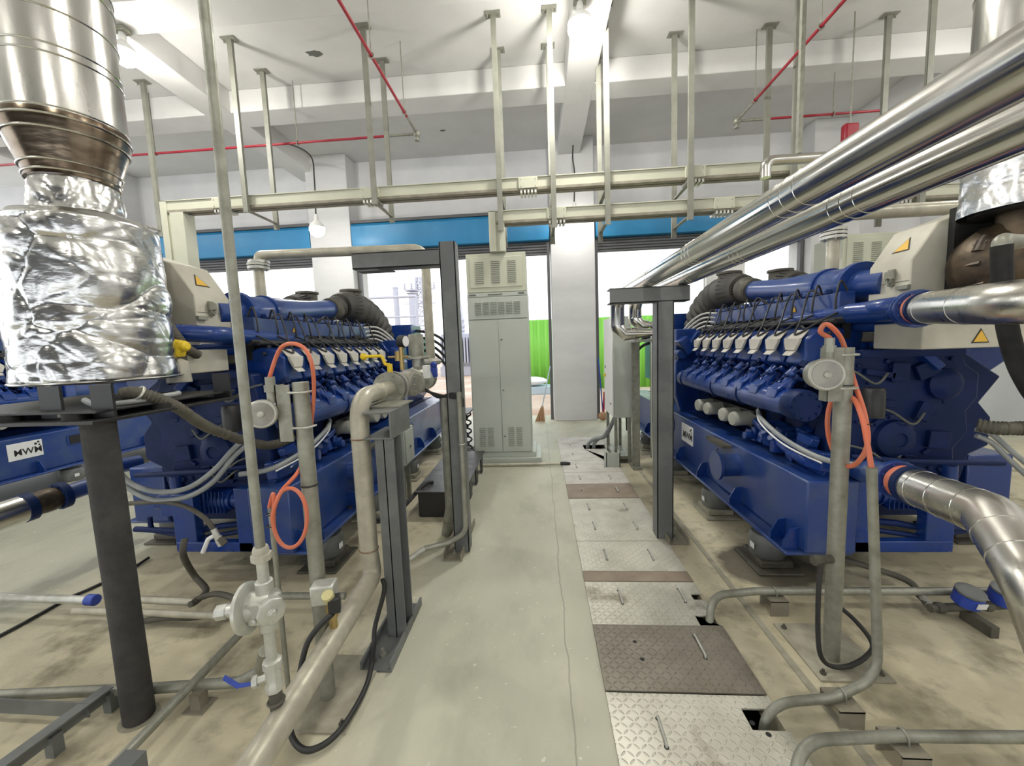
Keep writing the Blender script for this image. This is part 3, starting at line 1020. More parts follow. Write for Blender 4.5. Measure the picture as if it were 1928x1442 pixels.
def engine(ax, y0, sx, lab, loc_label_side):
    """x>0 is the side towards the aisle, y runs away from the near end, z is height above the floor"""
    global parent_T
    rr = random.Random(11)
    T = lambda p: Vector((ax + sx * p.x, y0 + p.y, p.z))
    parent_T = T
    N = lambda: MB(T)
    t = thing('gas_engine_generator', lab, 'engine', (ax, y0, 0.0), 'blue gas engine generator sets')
    B = lambda s, n, m, par=t, bev=0.0, **k: s.build(n, m, par, bev, **k)
    # base frame
    for e in (1, -1):
        yb = 0 if e == 1 else 0.50
        s = N().bx(e * 0.55, e * 0.85, yb, 4.7, 0.29, 0.75)
        s.bx(e * 0.55, e * 0.955, yb + 0.02, 4.7, 0.265, 0.29)
        r = B(s, 'base_rail', 'bluedust', bev=0.012)
        if e == 1:
            for yy in (0.06, 0.20, 0.78, 1.45, 2.05, 2.75, 3.4):
                B(N().prism([(0.85, yy, 0.29), (0.945, yy, 0.29), (0.945, yy, 0.335), (0.90, yy, 0.42), (0.85, yy, 0.43)], (0, 0.014, 0)), 'gusset', 'blue')
        for yy in ((0.42, 1.28, 2.40, 3.6) if e == 1 else (0.85, 2.40, 3.6)):
            B(N().bx(e * 0.84 - 0.15, e * 0.84 + 0.15, yy - 0.19, yy + 0.19, 0.0, 0.02).bx(e * 0.84 - 0.11, e * 0.84 + 0.11, yy - 0.13, yy + 0.13, 0.02, 0.07), 'mount_plate', 'conc' if yy > 1 else 'hosebrown', bev=0.01)
            mo = B(N().lathe((e * 0.84, yy, 0.07), (0, 0, 1), [(0.112, 0), (0.122, 0.03), (0.122, 0.12), (0.105, 0.16), (0.05, 0.165), (0.05, 0.195)], 24), 'vibration_mount', 'steel')
            if e == 1:
                B(N().box((0.965, yy - 0.035, 0.15), (0.004, 0.05, 0.04)), 'mount_label', 'paper', mo)
    s = N().bx(-0.56, 0.56, 0.55, 4.7, 0.50, 0.56).bx(-0.56, 0.56, 0.55, 0.65, 0.29, 0.56).bx(-0.56, 0.56, 4.6, 4.7, 0.29, 0.7)
    B(s, 'base_deck', 'blueshade')
    # round stub with blind flange on the base side, oil level glass
    s = N().cyl((0.85, 0.87, 0.585), (1.0, 0.87, 0.585), 0.092, n=28)
    st = B(s, 'side_stub', 'bluedust')
    B(N().flange((1.01, 0.87, 0.585), (1, 0, 0), 0.118, 0.022, 0), 'blind_flange', 'bluedust', st)
    B(N().bx(0.85, 0.93, 0.95, 1.25, 0.70, 0.725).bx(0.85, 0.90, 1.25, 1.35, 0.68, 0.72), 'dipstick_bracket', 'hosebrown')
    s = N()
    for yy, zz in [(1.22, 0.48 + 0.035 * k) for k in range(6)]:
        s.cyl((0.85, yy, zz), (0.856, yy, zz), 0.008, n=8)
    B(s, 'bolt_row', 'black')
    # nameplate
    npl = B(N().box((0.853, 1.97, 0.59), (0.006, 0.33, 0.20)), 'nameplate', 'paper', bev=0.001)
    o = T(Vector((0.8575, 1.97 - sx * 0.115, 0.54)))
    word('MWM', 'lettering', 0.105, 'black', npl, o, (0, sx, 0), (0, 0, 1))
    B(N().cyl((0.855, 1.97 + sx * 0.10, 0.645), (0.8585, 1.97 + sx * 0.10, 0.645), 0.014, n=14).cyl((0.855, 1.97 + sx * 0.128, 0.663), (0.8585, 1.97 + sx * 0.128, 0.663), 0.012, n=14).cyl((0.855, 1.97 + sx * 0.135, 0.628), (0.8585, 1.97 + sx * 0.135, 0.628), 0.009, n=14), 'logo_dots', 'black', npl)
    s = N().prism([(0.851, 2.50 + 0.11 * a, 0.60 + 0.07 * b) for a, b in ((-1, -0.6), (-0.85, -1), (0.85, -1), (1, -0.6), (1, 0.6), (0.85, 1), (-0.85, 1), (-1, 0.6))], (0.006, 0, 0))
    ls = B(s, 'lifting_slot', 'blue')
    B(N().bx(0.857, 0.860, 2.42, 2.58, 0.545, 0.655), 'slot_opening', 'grout', ls)
    # crankcase and oil pan
    sec = [(-0.34, 0.56), (0.34, 0.56), (0.40, 0.80), (0.52, 0.86), (0.52, 1.05), (0.44, 1.15), (0.56, 1.32), (0.30, 1.50), (0.0, 1.34), (-0.30, 1.50), (-0.56, 1.32), (-0.44, 1.15), (-0.52, 1.05), (-0.52, 0.86), (-0.40, 0.80)]
    B(N().prism([(x, 0.35, z) for x, z in sec], (0, 2.15, 0)), 'crankcase', 'blueshade', bev=0.01)
    s = N()
    for k in range(7):
        yy = 0.55 + 0.27 * k
        s.bx(0.515, 0.545, yy, yy + 0.2, 0.87, 1.03)
        for (a, b) in ((0.02, 0.89), (0.18, 0.89), (0.02, 1.01), (0.18, 1.01)):
            s.cyl((0.545, yy + a, b), (0.556, yy + a, b), 0.010, n=6)
    B(s, 'crankcase_door', 'blueshade', bev=0.006)
    # heads, head covers, runners
    th = math.radians(33)
    for i in range(8):
        yc = 0.49 + 0.242 * i
        for e in (1, -1):
            q = (lambda u, v, y: (e * (0.49 + u * math.cos(th) + v * math.sin(th)), yc + y, 1.50 - u * math.sin(th) + v * math.cos(th)))
            s = N()
            s.prism([(e * x, yc - 0.10, z) for x, z in ((0.30, 1.46), (0.27, 1.64), (0.47, 1.69), (0.575, 1.665), (0.645, 1.605), (0.64, 1.49), (0.66, 1.44), (0.52, 1.34))], (0, 0.20, 0))
            hd = B(s, 'cylinder_head', 'blue', bev=0.012)
            if e == -1:
                continue
            # silver cover: shield shaped sheet with a bent back top flap and a tab at the bottom
            up = Vector((-0.14, 0, 0.99))
            nr = Vector((0.99, 0, 0.14))
            c0 = Vector((0.662, yc, 1.57))
            g = lambda a, b, h=0.0: c0 + Vector((0, a, 0)) + up * b + nr * h
            s = N().prism([g(-0.084, 0.042), g(-0.080, 0.015), g(-0.050, -0.042), g(0.050, -0.042), g(0.080, 0.015), g(0.084, 0.042)], nr * 0.022)
            fl = Vector((-0.72, 0, 0.69))
            s.prism([g(-0.084, 0.042), g(0.084, 0.042), g(0.062, 0.042) + fl * 0.085, g(-0.062, 0.042) + fl * 0.085], nr * 0.012)
            tb = Vector((0.72, 0, -0.69))
            s.prism([g(-0.050, -0.042), g(0.050, -0.042), g(0.044, -0.042) + tb * 0.05, g(-0.044, -0.042) + tb * 0.05], nr * 0.012)
            cv = B(s, 'head_cover', 'cream', hd, 0.004)
            s = N()
            for k in range(9):
                a, b, c = 0.60 + rr.uniform(-.05, .08), yc + rr.uniform(-.11, .11), 1.38 + rr.uniform(-.08, .06)
                if k % 2:
                    s.cyl((a, b, c), (a + rr.uniform(.02, .05), b + rr.uniform(-.02, .02), c + rr.uniform(-.05, .02)), rr.uniform(.010, .022), n=10)
                else:
                    s.box((a, b, c), (0.04, rr.uniform(.03, .06), rr.uniform(.03, .05)), rr.uniform(-.5, .5), rr.uniform(-.5, .5), 0)
            s.tube(spline([(0.66, yc - 0.10, 1.40), (0.72, yc - 0.05, 1.36), (0.70, yc + 0.05, 1.33), (0.74, yc + 0.12, 1.28)], 5), 0.008, 6)
            B(s, 'head_fittings', 'blueshade', hd, 0.003)
            # intake runner and gusset webs below the head
            s = N()
            s.tube([(0.66, yc - 0.03, 1.36), (0.71, yc - 0.03, 1.30), (0.735, yc - 0.03, 1.20)], 0.038, 12, 0.05)
            s.prism([(0.60, yc + 0.05, 1.40), (0.68, yc + 0.05, 1.36), (0.765, yc + 0.05, 1.24), (0.74, yc + 0.05, 1.20), (0.60, yc + 0.05, 1.30)], (0, 0.022, 0))
            s.cyl((0.55, yc + 0.09, 1.36), (0.72, yc + 0.09, 1.25), 0.016, n=10).cyl((0.52, yc - 0.09, 1.30), (0.66, yc - 0.09, 1.40), 0.020, n=10)
            s.cyl((0.64, yc, 1.40), (0.70, yc, 1.345), 0.028, n=12).ball((0.71, yc - 0.075, 1.37), 0.022, 10)
            B(s, 'intake_runner', 'blue', bev=0.004)
    # intake manifold with saddles and end cap
    s = N().cyl((0.72, 0.36, 1.17), (0.72, 2.42, 1.17), 0.096, n=32)
    mf = B(s, 'intake_manifold', 'blue')
    s = N()
    for i in range(8):
        yc = 0.49 + 0.242 * i
        s.prism([(0.72, yc - 0.06, 1.262), (0.78, yc - 0.06, 1.25), (0.815, yc - 0.06, 1.20), (0.80, yc - 0.06, 1.265), (0.74, yc - 0.06, 1.305), (0.70, yc - 0.06, 1.29)], (0, 0.12, 0))
    [B(q_, 'manifold_saddle', 'blue', mf, 0.006) for q_ in s.pieces()]
    s = N()
    for yy in (0.98, 1.48, 2.30):
        s.torus((0.72, yy, 1.17), (0, 1, 0), 0.099, 0.007, 28, 6)
    [B(q_, 'manifold_band', 'blueshade', mf) for q_ in s.pieces()]
    s = N().lathe((0.72, 0.36, 1.17), (0, -1, 0), [(0.104, 0), (0.108, 0.03), (0.108, 0.10), (0.10, 0.12)], 28)
    for k in range(10):
        a = 2 * PI * k / 10
        s.cyl((0.72 + 0.085 * math.cos(a), 0.25, 1.17 + 0.085 * math.sin(a)), (0.72 + 0.085 * math.cos(a), 0.228, 1.17 + 0.085 * math.sin(a)), 0.010, n=6)
    B(s, 'manifold_cap', 'blueshade', mf)
    # gas rail, ignition rail with sign, leads
    B(N().cyl((0.44, 0.30, 1.735), (0.44, 2.45, 1.735), 0.034).cyl((0.52, 0.3, 1.72), (0.52, 2.45, 1.72), 0.014), 'gas_rail', 'cable')
    s = N()
    for i in range(9):
        yc = 0.40 + 0.242 * i
        s.bx(0.36, 0.40, yc - 0.015, yc + 0.015, 1.60, 1.80)
        s.cyl((0.44, yc + 0.1, 1.735), (0.47, yc + 0.1, 1.60), 0.02, n=10)
    [B(q_, 'rail_bracket', 'cable') for q_ in s.pieces()]
    ir = B(N().prism([(0.40, 0.45, 1.79), (0.40, 0.45, 1.915), (0.33, 0.45, 1.915), (0.33, 0.45, 1.90), (0.388, 0.45, 1.90), (0.388, 0.45, 1.79)], (0, 2.05, 0)).bx(0.30, 0.40, 0.44, 0.455, 1.78, 1.92), 'ignition_rail', 'bluedust', bev=0.003)
    sign((0.401, 0.92, 1.815), (1, 0, 0), (0, 0, 1), 0.055, ir)
    for i in range(8):
        yc = 0.49 + 0.242 * i
        s = N()
        j = rr.uniform(-0.1, 0.1)
        s.tube(spline([(0.37, yc + 0.12 + j, 1.90), (0.42, yc + 0.18 + j, 1.96), (0.47, yc + 0.20, 1.85), (0.55, yc + 0.11, 1.74), (0.648, yc + 0.005, 1.640), (0.56, yc - 0.12, 1.73), (0.46, yc - 0.14, 1.78)], 7), 0.0075, 7)
        s.tube(spline([(0.36, yc - 0.06, 1.92), (0.41, yc - 0.10 + j, 1.99), (0.46, yc - 0.13 + j, 1.86), (0.45, yc - 0.1, 1.70)], 6), 0.007, 7)
        B(s, 'ignition_lead', 'cable')
    s = N()
    for k in range(9):
        a = 0.35 + 0.25 * k
        s.tube(spline([(0.48 + rr.uniform(-.03, .03), a, 1.68 + rr.uniform(-.04, .05)), (0.50, a + 0.2, 1.64 + rr.uniform(-.03, .03)), (0.46, a + 0.42, 1.70 + rr.uniform(-.04, .04)), (0.42, a + 0.6, 1.76)], 5), 0.011, 7)
    for k in range(14):
        a = 0.40 + 0.15 * k
        s.box((0.36 + rr.uniform(-.06, .08), a, 1.74 + rr.uniform(-.06, .05)), (0.07, 0.09, 0.05), rr.uniform(-.4, .4), 0, rr.uniform(-.4, .4))
    B(s, 'wiring_harness', 'cable', bev=0.004)
    s = N()
    for k in range(5):
        z = 1.90 - 0.05 * k
        s.tube(spline([(0.36, 2.3 + 0.03 * k, z), (0.48, 2.5, z + 0.02), (0.60, 2.62, z - 0.08), (0.70, 2.72, z - 0.25)], 6), 0.012, 7)
    [B(q_, 'silver_wire', 'wire') for q_ in s.pieces()]
    # charge air pipes, ribbed air hoses, intake caps: one per bank
    for e, x0 in ((1, 0.17), (-1, -0.42)):
        zf = 0.02 if e < 0 else 0
        s = N()
        pth = [(x0, 0.30, 1.95), (x0, 0.62, 1.97), (x0, 1.25, 2.03), (x0, 2.05, 2.12)]
        s.tube(spline(pth, 6), 0.1, 28, rf=lambda d, i, m: 0.105 if d < 0.28 else (0.135 if d < 0.62 else 0.135 - 0.035 * min(1, (d - 0.62) / 0.6)))
        cp = B(s, 'charge_air_pipe', 'bluedust')
        s = N().cyl((x0, 0.555, 1.965), (x0, 0.60, 1.97), 0.165, n=36).cyl((x0, 0.87, 1.99), (x0, 0.90, 1.993), 0.15, n=32)
        [B(q_, 'pipe_flange', 'blue', cp) for q_ in s.pieces()]
        B(N().cyl((x0, 1.97, 2.11), (x0, 2.13, 2.13), 0.122, n=28).torus((x0, 2.0, 2.113), (0, 1, 0.1), 0.122, 0.008), 'hose_collar', 'hosebrown', cp)
        hp = spline([(x0, 2.08, 2.125), (x0, 2.22, 2.16), (x0 + e * 0.02, 2.46, 2.17), (x0 + e * 0.06, 2.72, 2.12), (x0 + e * 0.1, 2.93, 2.00), (x0 + e * 0.12, 3.06, 1.84), (x0 + e * 0.12, 3.10, 1.64)], 10)

        def hr(d, i, m):
            if d < 0.14:
                return 0.115 + 0.02 * math.sin(d / 0.14 * PI)
            if d < 0.50:
                return 0.155 + 0.045 * math.sin((d - 0.14) / 0.36 * PI * 0.6)
            return 0.175 + 0.028 * abs(math.sin((d - 0.50) / 0.10 * PI))
        ho = B(N().tube(spline(hp, 3), 0.17, 30, rf=hr), 'air_hose', 'rubberdust')
        s = N()
        for k in range(18):
            a = PI * (k / 17) * 1.3 - 0.4
            s.tube([(x0 + 0.125 * math.cos(a), 2.20, 2.165 + 0.125 * math.sin(a)), (x0 + 0.178 * math.cos(a), 2.31, 2.165 + 0.178 * math.sin(a)), (x0 + e * 0.012 + 0.199 * math.cos(a), 2.42, 2.17 + 0.199 * math.sin(a))], 0.008, 6)
        [B(q_, 'hose_rib', 'rubber', ho) for q_ in s.pieces()]
        B(N().lathe((x0 - 0.03, 2.62, 2.22), (0, 0, 1), [(0.12, 0), (0.12, 0.16), (0.138, 0.165), (0.138, 0.19), (0.11, 0.195)], 28), 'intake_cap', 'hosebrown')
    # pipe stub with flange on the charge air pipe
    s = N().cyl((-0.03, 1.15, 2.02), (-0.03, 1.15, 2.42), 0.046)
    sb = B(s, 'gas_inlet_stub', 'gaspipe')
    B(N().flange((-0.03, 1.15, 2.43), (0, 0, 1), 0.09, 0.022, 8).flange((-0.03, 1.15, 2.46), (0, 0, 1), 0.09, 0.022, 8), 'stub_flange', 'galvbright', sb)
    for k in range(5):
        a = 0.66 + 0.38 * k
        B(N().box((0.93, a - 0.7, 0), (0.001, 0.001, 0.001)) if False else N().bx(0.30, 0.35, a, a + 0.26, 1.925, 1.965).bx(0.30, 0.36, a + 0.26, a + 0.30, 1.92, 1.97), 'ignition_coil', 'bluedust', bev=0.008)
    for k in range(8):
        a = 0.40 + 0.242 * k
        B(N().box((0.16, a + 0.1, 1.64), (0.30, 0.20, 0.14), rx=rr.uniform(-.06, .06), rz=rr.uniform(-.05, .05)), 'manifold_lagging', 'shield', bev=0.03)
    # near end: housing plate with bulged covers, pump, struts
    s = N().prism([(x, 0.22, z) for x, z in ((-0.20, 0.62), (0.55, 0.62), (0.60, 0.9), (0.56, 1.15), (0.50, 1.50), (0.20, 1.55), (-0.16, 1.55), (-0.22, 1.42), (-0.30, 1.36), (-0.30, 1.2), (-0.24, 1.12), (-0.26, 0.98), (-0.18, 0.88))], (0, 0.14, 0))
    hz = B(s, 'flywheel_housing', 'blueshade', bev=0.015)
    s = N().lathe((0.22, 0.22, 0.96), (0, -1, 0), [(0.15, 0), (0.15, 0.02), (0.125, 0.03), (0.115, 0.06), (0.06, 0.085), (0.045, 0.085), (0.042, 0.075), (0.01, 0.075)], 32)
    s.lathe((-0.08, 0.22, 1.30), (0, -1, 0), [(0.10, 0), (0.10, 0.03), (0.06, 0.06), (0.02, 0.06)], 28)
    for k in range(9):
        a = 2 * PI * k / 9
        s.cyl((0.22 + 0.138 * math.cos(a), 0.20, 0.96 + 0.138 * math.sin(a)), (0.22 + 0.138 * math.cos(a), 0.185, 0.96 + 0.138 * math.sin(a)), 0.009, n=6)
    B(s, 'shaft_cover', 'blueshade', hz)
    s = N()
    for k in range(46):
        x, z = rr.uniform(-0.15, 0.5), rr.uniform(0.68, 1.5)
        if (x - 0.22) ** 2 + (z - 0.96) ** 2 < 0.035:
            continue
        s.cyl((x, 0.225, z), (x, 0.225 - rr.uniform(0.01, 0.03), z), rr.uniform(0.008, 0.02), n=rr.choice((6, 6, 12)))
    for k in range(9):
        s.box((rr.uniform(-0.1, 0.4), 0.21, rr.uniform(0.7, 1.5)), (rr.uniform(0.06, 0.2), 0.05, rr.uniform(0.03, 0.14)), ry=rr.uniform(-.4, .4))
    s.bx(-0.2, 0.56, 0.17, 0.24, 0.62, 0.66).bx(-0.15, 0.45, 0.16, 0.24, 1.48, 1.53)
    [B(q_, 'housing_boss', 'blueshade', hz, 0.004) for q_ in s.pieces()]
    s = N()
    for k in range(4):
        x = rr.uniform(-0.1, 0.3)
        z = rr.uniform(0.8, 1.5)
        s.tube(spline([(x, 0.17, z), (x + 0.1, 0.13, z - 0.06), (x + 0.22, 0.14, z + 0.02), (x + 0.32, 0.18, z + 0.05)], 6), 0.007, 6)
    [B(q_, 'sensor_wire', 'slot', hz) for q_ in s.pieces()]
    # prelube pump hanging between the rails
    s = N().cyl((-0.05, 0.20, 0.60), (0.30, 0.20, 0.60), 0.075, n=24).cyl((0.30, 0.20, 0.60), (0.36, 0.20, 0.60), 0.06, n=20).bx(-0.06, 0.14, 0.11, 0.29, 0.52, 0.68)
    s.bx(-0.22, -0.05, 0.13, 0.27, 0.50, 0.66).cyl((-0.14, 0.2, 0.66), (-0.14, 0.2, 0.78), 0.04).cyl((-0.22, 0.2, 0.58), (-0.30, 0.2, 0.58), 0.05)
    for k in range(10):
        s.box((0.02 + 0.028 * k, 0.20, 0.60), (0.006, 0.162, 0.162))
    B(s, 'prelube_pump', 'blue', bev=0.004)
    s = N().bx(-0.02, 0.56, 0.02, 0.08, 0.29, 0.36).bx(-0.03, 0.13, 0.03, 0.10, 0.29, 0.70).bx(0.44, 0.56, 0.02, 0.10, 0.29, 0.74)
    B(s, 'end_bar', 'blue', bev=0.006)
    s = N()
    s.tube([(-0.40, 0.10, 0.42), (0.05, 0.10, 0.40), (0.25, 0.10, 0.44), (0.55, 0.13, 0.46)], 0.02, 10, 0.08)
    s.tube([(-0.30, 0.12, 0.50), (-0.30, 0.12, 0.40), (0.1, 0.08, 0.36), (0.4, 0.1, 0.40)], 0.016, 10, 0.05)
    s.tube([(-0.40, 0.15, 0.80), (0.2, 0.13, 0.83), (0.50, 0.15, 0.86)], 0.018, 10, 0.1)
    [B(q_, 'oil_line', 'blueshade') for q_ in s.pieces()]
    # struts and coolant pipes under the heat shield
    B(N().beam((0.34, 0.30, 1.82), (-0.02, 0.20, 1.40), 0.05, 0.10, (0, 1, 0)), 'strut', 'blue', bev=0.006)
    s = N().tube([(0.42, 1.0, 1.74), (0.42, 0.05, 1.78), (0.20, -0.12, 1.80), (-0.15, -0.12, 1.80)], 0.055, 18, 0.12)
    s.tube([(0.30, 0.9, 1.70), (0.30, 0.12, 1.68), (-0.3, 0.10, 1.68)], 0.045, 16, 0.1)
    [B(q_, 'coolant_pipe', 'blue') for q_ in s.pieces()]
    # heat shield box over the near end
    yS = 0.10
    s = N().prism([(x, yS, z) for x, z in ((0.25, 1.63), (0.25, 2.055), (0.11, 2.27), (-0.22, 2.38), (-0.70, 2.38), (-0.95, 2.2), (-0.95, 1.63))], (0, 0.30, 0))
    hs = B(s, 'heat_shield', 'shield', bev=0.008)
    B(N().bx(-0.90, 0.36, -0.12, 0.20, 1.535, 1.685), 'lower_shield', 'shield', hs, 0.006)
    if sx < 0:
        sign((0.065, -0.121, 1.562), (0, -1, 0), (0, 0, 1), 0.082, hs)
    nn = Vector((0.215, 0, 0.14)).normalized()
    sign((0.205, 0.23, 2.125), tuple(nn), (-nn.z, 0, nn.x), 0.11, hs)
    s = N()
    s.box((0.258, 0.22, 1.97), (0.016, 0.04, 0.10)).box((0.268, 0.22, 1.985), (0.012, 0.065, 0.05)).torus((0.275, 0.22, 1.95), (1, 0, 0), 0.02, 0.004, 14, 6)
    s.box((0.262, 0.13, 1.90), (0.022, 0.08, 0.025)).bx(0.251, 0.253, 0.105, 0.395, 1.938, 1.941)
    B(s, 'latch', 'galv', hs, 0.002)
    B(N().bx(-0.62, 0.06, 0.06, 0.098, 1.70, 2.33), 'opening_shade', 'grout', hs)  # black slab standing in for the shade inside the shield
    # turbocharger lump under the exhaust duct
    s = N().lathe((-0.09, -0.04, 1.98), (0, -1, 0), [(0.19, -0.1), (0.23, 0.0), (0.21, 0.12), (0.14, 0.20), (0.06, 0.22)], 30)
    s.tube([(-0.09 + 0.19 * math.cos(a), -0.12, 1.98 + 0.19 * math.sin(a)) for a in [0.3 + 0.3 * k for k in range(15)]], 0.07, 14, rf=lambda d, i, m: 0.04 + 0.05 * i / m)
    s.cyl((-0.09, -0.16, 2.05), (-0.09, -0.16, 2.25), 0.12)
    for k in range(12):
        a = 2 * PI * k / 12
        s.cyl((-0.09 + 0.21 * math.cos(a), -0.07, 1.98 + 0.21 * math.sin(a)), (-0.09 + 0.21 * math.cos(a), -0.15, 1.98 + 0.21 * math.sin(a)), 0.014, n=6)
    B(s, 'turbocharger', 'rust')
    # oil filters, filter head, cooler casting
    for k, yy in enumerate((1.86, 1.64, 1.30, 1.10)):
        B(N().lathe((0.62, yy, 0.93), (1, -0.12, 0.0), [(0.062, 0), (0.062, 0.13), (0.064, 0.16), (0.055, 0.18), (0.03, 0.184)], 26), 'oil_filter', 'filt')
    B(N().bx(0.50, 0.64, 1.05, 1.95, 0.85, 1.0), 'filter_head', 'black', bev=0.01)
    s = N()
    for k in range(42):
        yy = rr.uniform(0.12, 0.98)
        x = 0.60 + rr.uniform(-0.04, 0.10)
        z = 0.86 + rr.uniform(-0.07, 0.08)
        if k % 3:
            s.box((x, yy, z), (rr.uniform(0.05, 0.12), rr.uniform(0.05, 0.14), rr.uniform(0.04, 0.12)), rr.uniform(-.3, .3), rr.uniform(-.3, .3), rr.uniform(-.3, .3))
        else:
            s.cyl((x, yy, z), (x + rr.uniform(0.04, 0.10), yy, z + rr.uniform(-0.03, 0.06)), rr.uniform(0.02, 0.045), n=12)
    s.tube([(0.66, 0.95, 0.93), (0.70, 0.6, 0.86), (0.70, 0.3, 0.80), (0.66, 0.1, 0.76)], 0.035, 12, 0.1)
    B(s, 'oil_cooler', 'blue', bev=0.006)
    B(N().tube(spline([(0.70, 0.85, 1.04), (0.79, 0.62, 1.01), (0.80, 0.3, 0.93), (0.74, 0.02, 0.88), (0.55, -0.04, 0.86)], 8), 0.017, 10), 'sensor_cable', 'hosegrey')
    B(N().tube(spline([(0.70, 0.85, 1.06), (0.81, 0.62, 0.995), (0.82, 0.3, 0.905), (0.76, 0.02, 0.86)], 8), 0.006, 8), 'white_wire', 'paper')
    B(N().lathe((0.42, 0.10, 1.12), (0, 0, 1), [(0.055, 0), (0.058, 0.02), (0.058, 0.16), (0.05, 0.18)], 22), 'centrifuge_pot', 'black')
    # far end plate, generator and its terminal box
    B(N().prism([(x, 2.50, z) for x, z in ((-0.70, 0.62), (0.70, 0.62), (0.80, 0.95), (0.80, 1.35), (0.55, 1.72), (-0.55, 1.72), (-0.80, 1.35), (-0.80, 0.95))], (0, 0.12, 0)), 'end_plate', 'blue', bev=0.01)
    s = N().bx(0.50, 0.78, 2.55, 2.75, 1.35, 1.75).box((0.70, 2.5, 1.55), (0.12, 0.2, 0.2), ry=0.6).cyl((0.74, 2.45, 1.45), (0.74, 2.70, 1.45), 0.06)
    B(s, 'air_manifold_end', 'blue', bev=0.01)
    s = N().lathe((0, 2.62, 1.15), (0, 1, 0), [(0.50, 0), (0.62, 0.12), (0.62, 1.75), (0.55, 1.85), (0.3, 1.88)], 36)
    al = B(s, 'alternator', 'blue')
    B(N().bx(-0.66, 0.68, 3.30, 3.78, 1.30, 1.98), 'terminal_box', 'blue', al, 0.008)
    B(N().bx(-0.66, 0.69, 3.80, 4.35, 1.00, 1.80), 'cable_box', 'teal', al, 0.008)
    B(N().bx(-0.6, 0.6, 2.8, 4.5, 0.56, 0.75), 'alternator_foot', 'blueshade', al)
    s = N()
    for k in range(4):
        s.tube(spline([(0.66, 3.55 + 0.08 * k, 1.90 - 0.10 * k), (0.9, 3.70, 1.84 - 0.10 * k), (1.02, 4.05, 1.66 - 0.12 * k), (1.0, 4.4, 1.2), (0.95, 4.55, 0.06)], 8), 0.022, 9)
    B(s, 'power_cable', 'cable')
    return t


eng_right = engine(2.45, 2.46, -1, 'blue gas engine generator on the right of the aisle with white oil filters', 'r')
eng_left = engine(-2.54, 2.46, 1, 'blue gas engine generator on the left of the aisle behind the gas pipework', 'l')
eng_far = copy_tree(eng_left)
eng_far.location = (-7.05, 2.31, 0)
eng_far['label'] = 'blue gas engine generator at the far left edge, mostly hidden by the foil drum'


# ------------------------------------------------------------------ exhaust ducts over the engines
def duct(cx, cy, lab, right):
    t = thing('exhaust_duct', lab, 'exhaust duct', (cx, cy, 2.30 if right else 2.56), 'exhaust ducts above the engines')
    r = 0.25 if right else 0.235
    if right:
        MB().lathe((cx, cy, 0), (0, 0, 1), [(r, 2.70), (r, CEIL - 0.005)], 48).build('duct_shell', 'stainw', t)
        s = MB()
        for z in (3.02, 3.34, 3.42, 3.50, 4.2, 5.0):
            s.torus((cx, cy, z), (0, 0, 1), r + 0.001, 0.004, 48, 6)
        s.each('seam_ring', 'stain', t)
        m = ring_skin((cx, cy), [(r + 0.012, 2.235), (r + 0.015, 2.72), (r, 2.76)], 120, 60)
        crumple(m, 0.018, 8.0, 5)
        m.build('foil_wrap', 'foil', t, angle=60)
        MB().lathe((cx, cy, 2.23), (0, 0, 1), [(r - 0.03, 0), (r - 0.03, 0.06)], 40).build('duct_core', 'black', t)
    else:
        MB().lathe((cx, cy, 0), (0, 0, 1), [(r, 2.83), (r, CEIL - 0.005)], 56).build('duct_shell', 'stainw', t)
        s = MB()
        for z in (2.84, 3.08, 3.12, 3.28, 3.46, 3.52, 4.2, 5.0):
            s.torus((cx, cy, z), (0, 0, 1), r + 0.001, 0.004, 56, 6)
        s.each('seam_ring', 'stain', t)
        MB().lathe((cx, cy, 0), (0, 0, 1), [(0.176, 2.555), (0.178, 2.59), (r + 0.004, 2.78), (r + 0.004, 2.83)], 56).build('duct_cone', 'heat', t)
        s = MB()
        for rr_, z in ((0.176, 2.575), (0.186, 2.615), (0.228, 2.745), (r + 0.004, 2.80)):
            s.torus((cx, cy, z), (0, 0, 1), rr_ + 0.003, 0.005, 56, 6)
        s.each('cone_rim', 'stain', t)
    return t


duct(2.53, 2.29, 'foil-wrapped steel exhaust duct rising over the right engine', True)
duct(-2.40, 2.02, 'polished steel exhaust duct with brown cone over the left foil drum', False)
# foil covered drum and collar
t = thing('foil_drum', 'large drum wrapped in crumpled silver foil at the left edge', 'exhaust cover', (-2.33, 2.0, 1.47))
m = ring_skin((-2.36, 2.0), [(0.02, 2.37), (0.27, 2.365), (0.305, 2.33), (0.335, 1.55), (0.325, 1.53), (0.02, 1.53)], 230, 90)
crumple(m, 0.042, 2.6, 2, 1.5)
m.build('foil_wrap', 'foil', t, angle=52)
MB().torus((-2.36, 2.0, 1.54), (0, 0, 1), 0.332, 0.006, 64, 8).build('bottom_rim', 'foil', t)
m = ring_skin((-2.40, 2.02), [(0.20, 2.33), (0.185, 2.45), (0.168, 2.58)], 130, 60)
crumple(m, 0.022, 8, 9)
m.build('foil_collar', 'foil', t, angle=52)
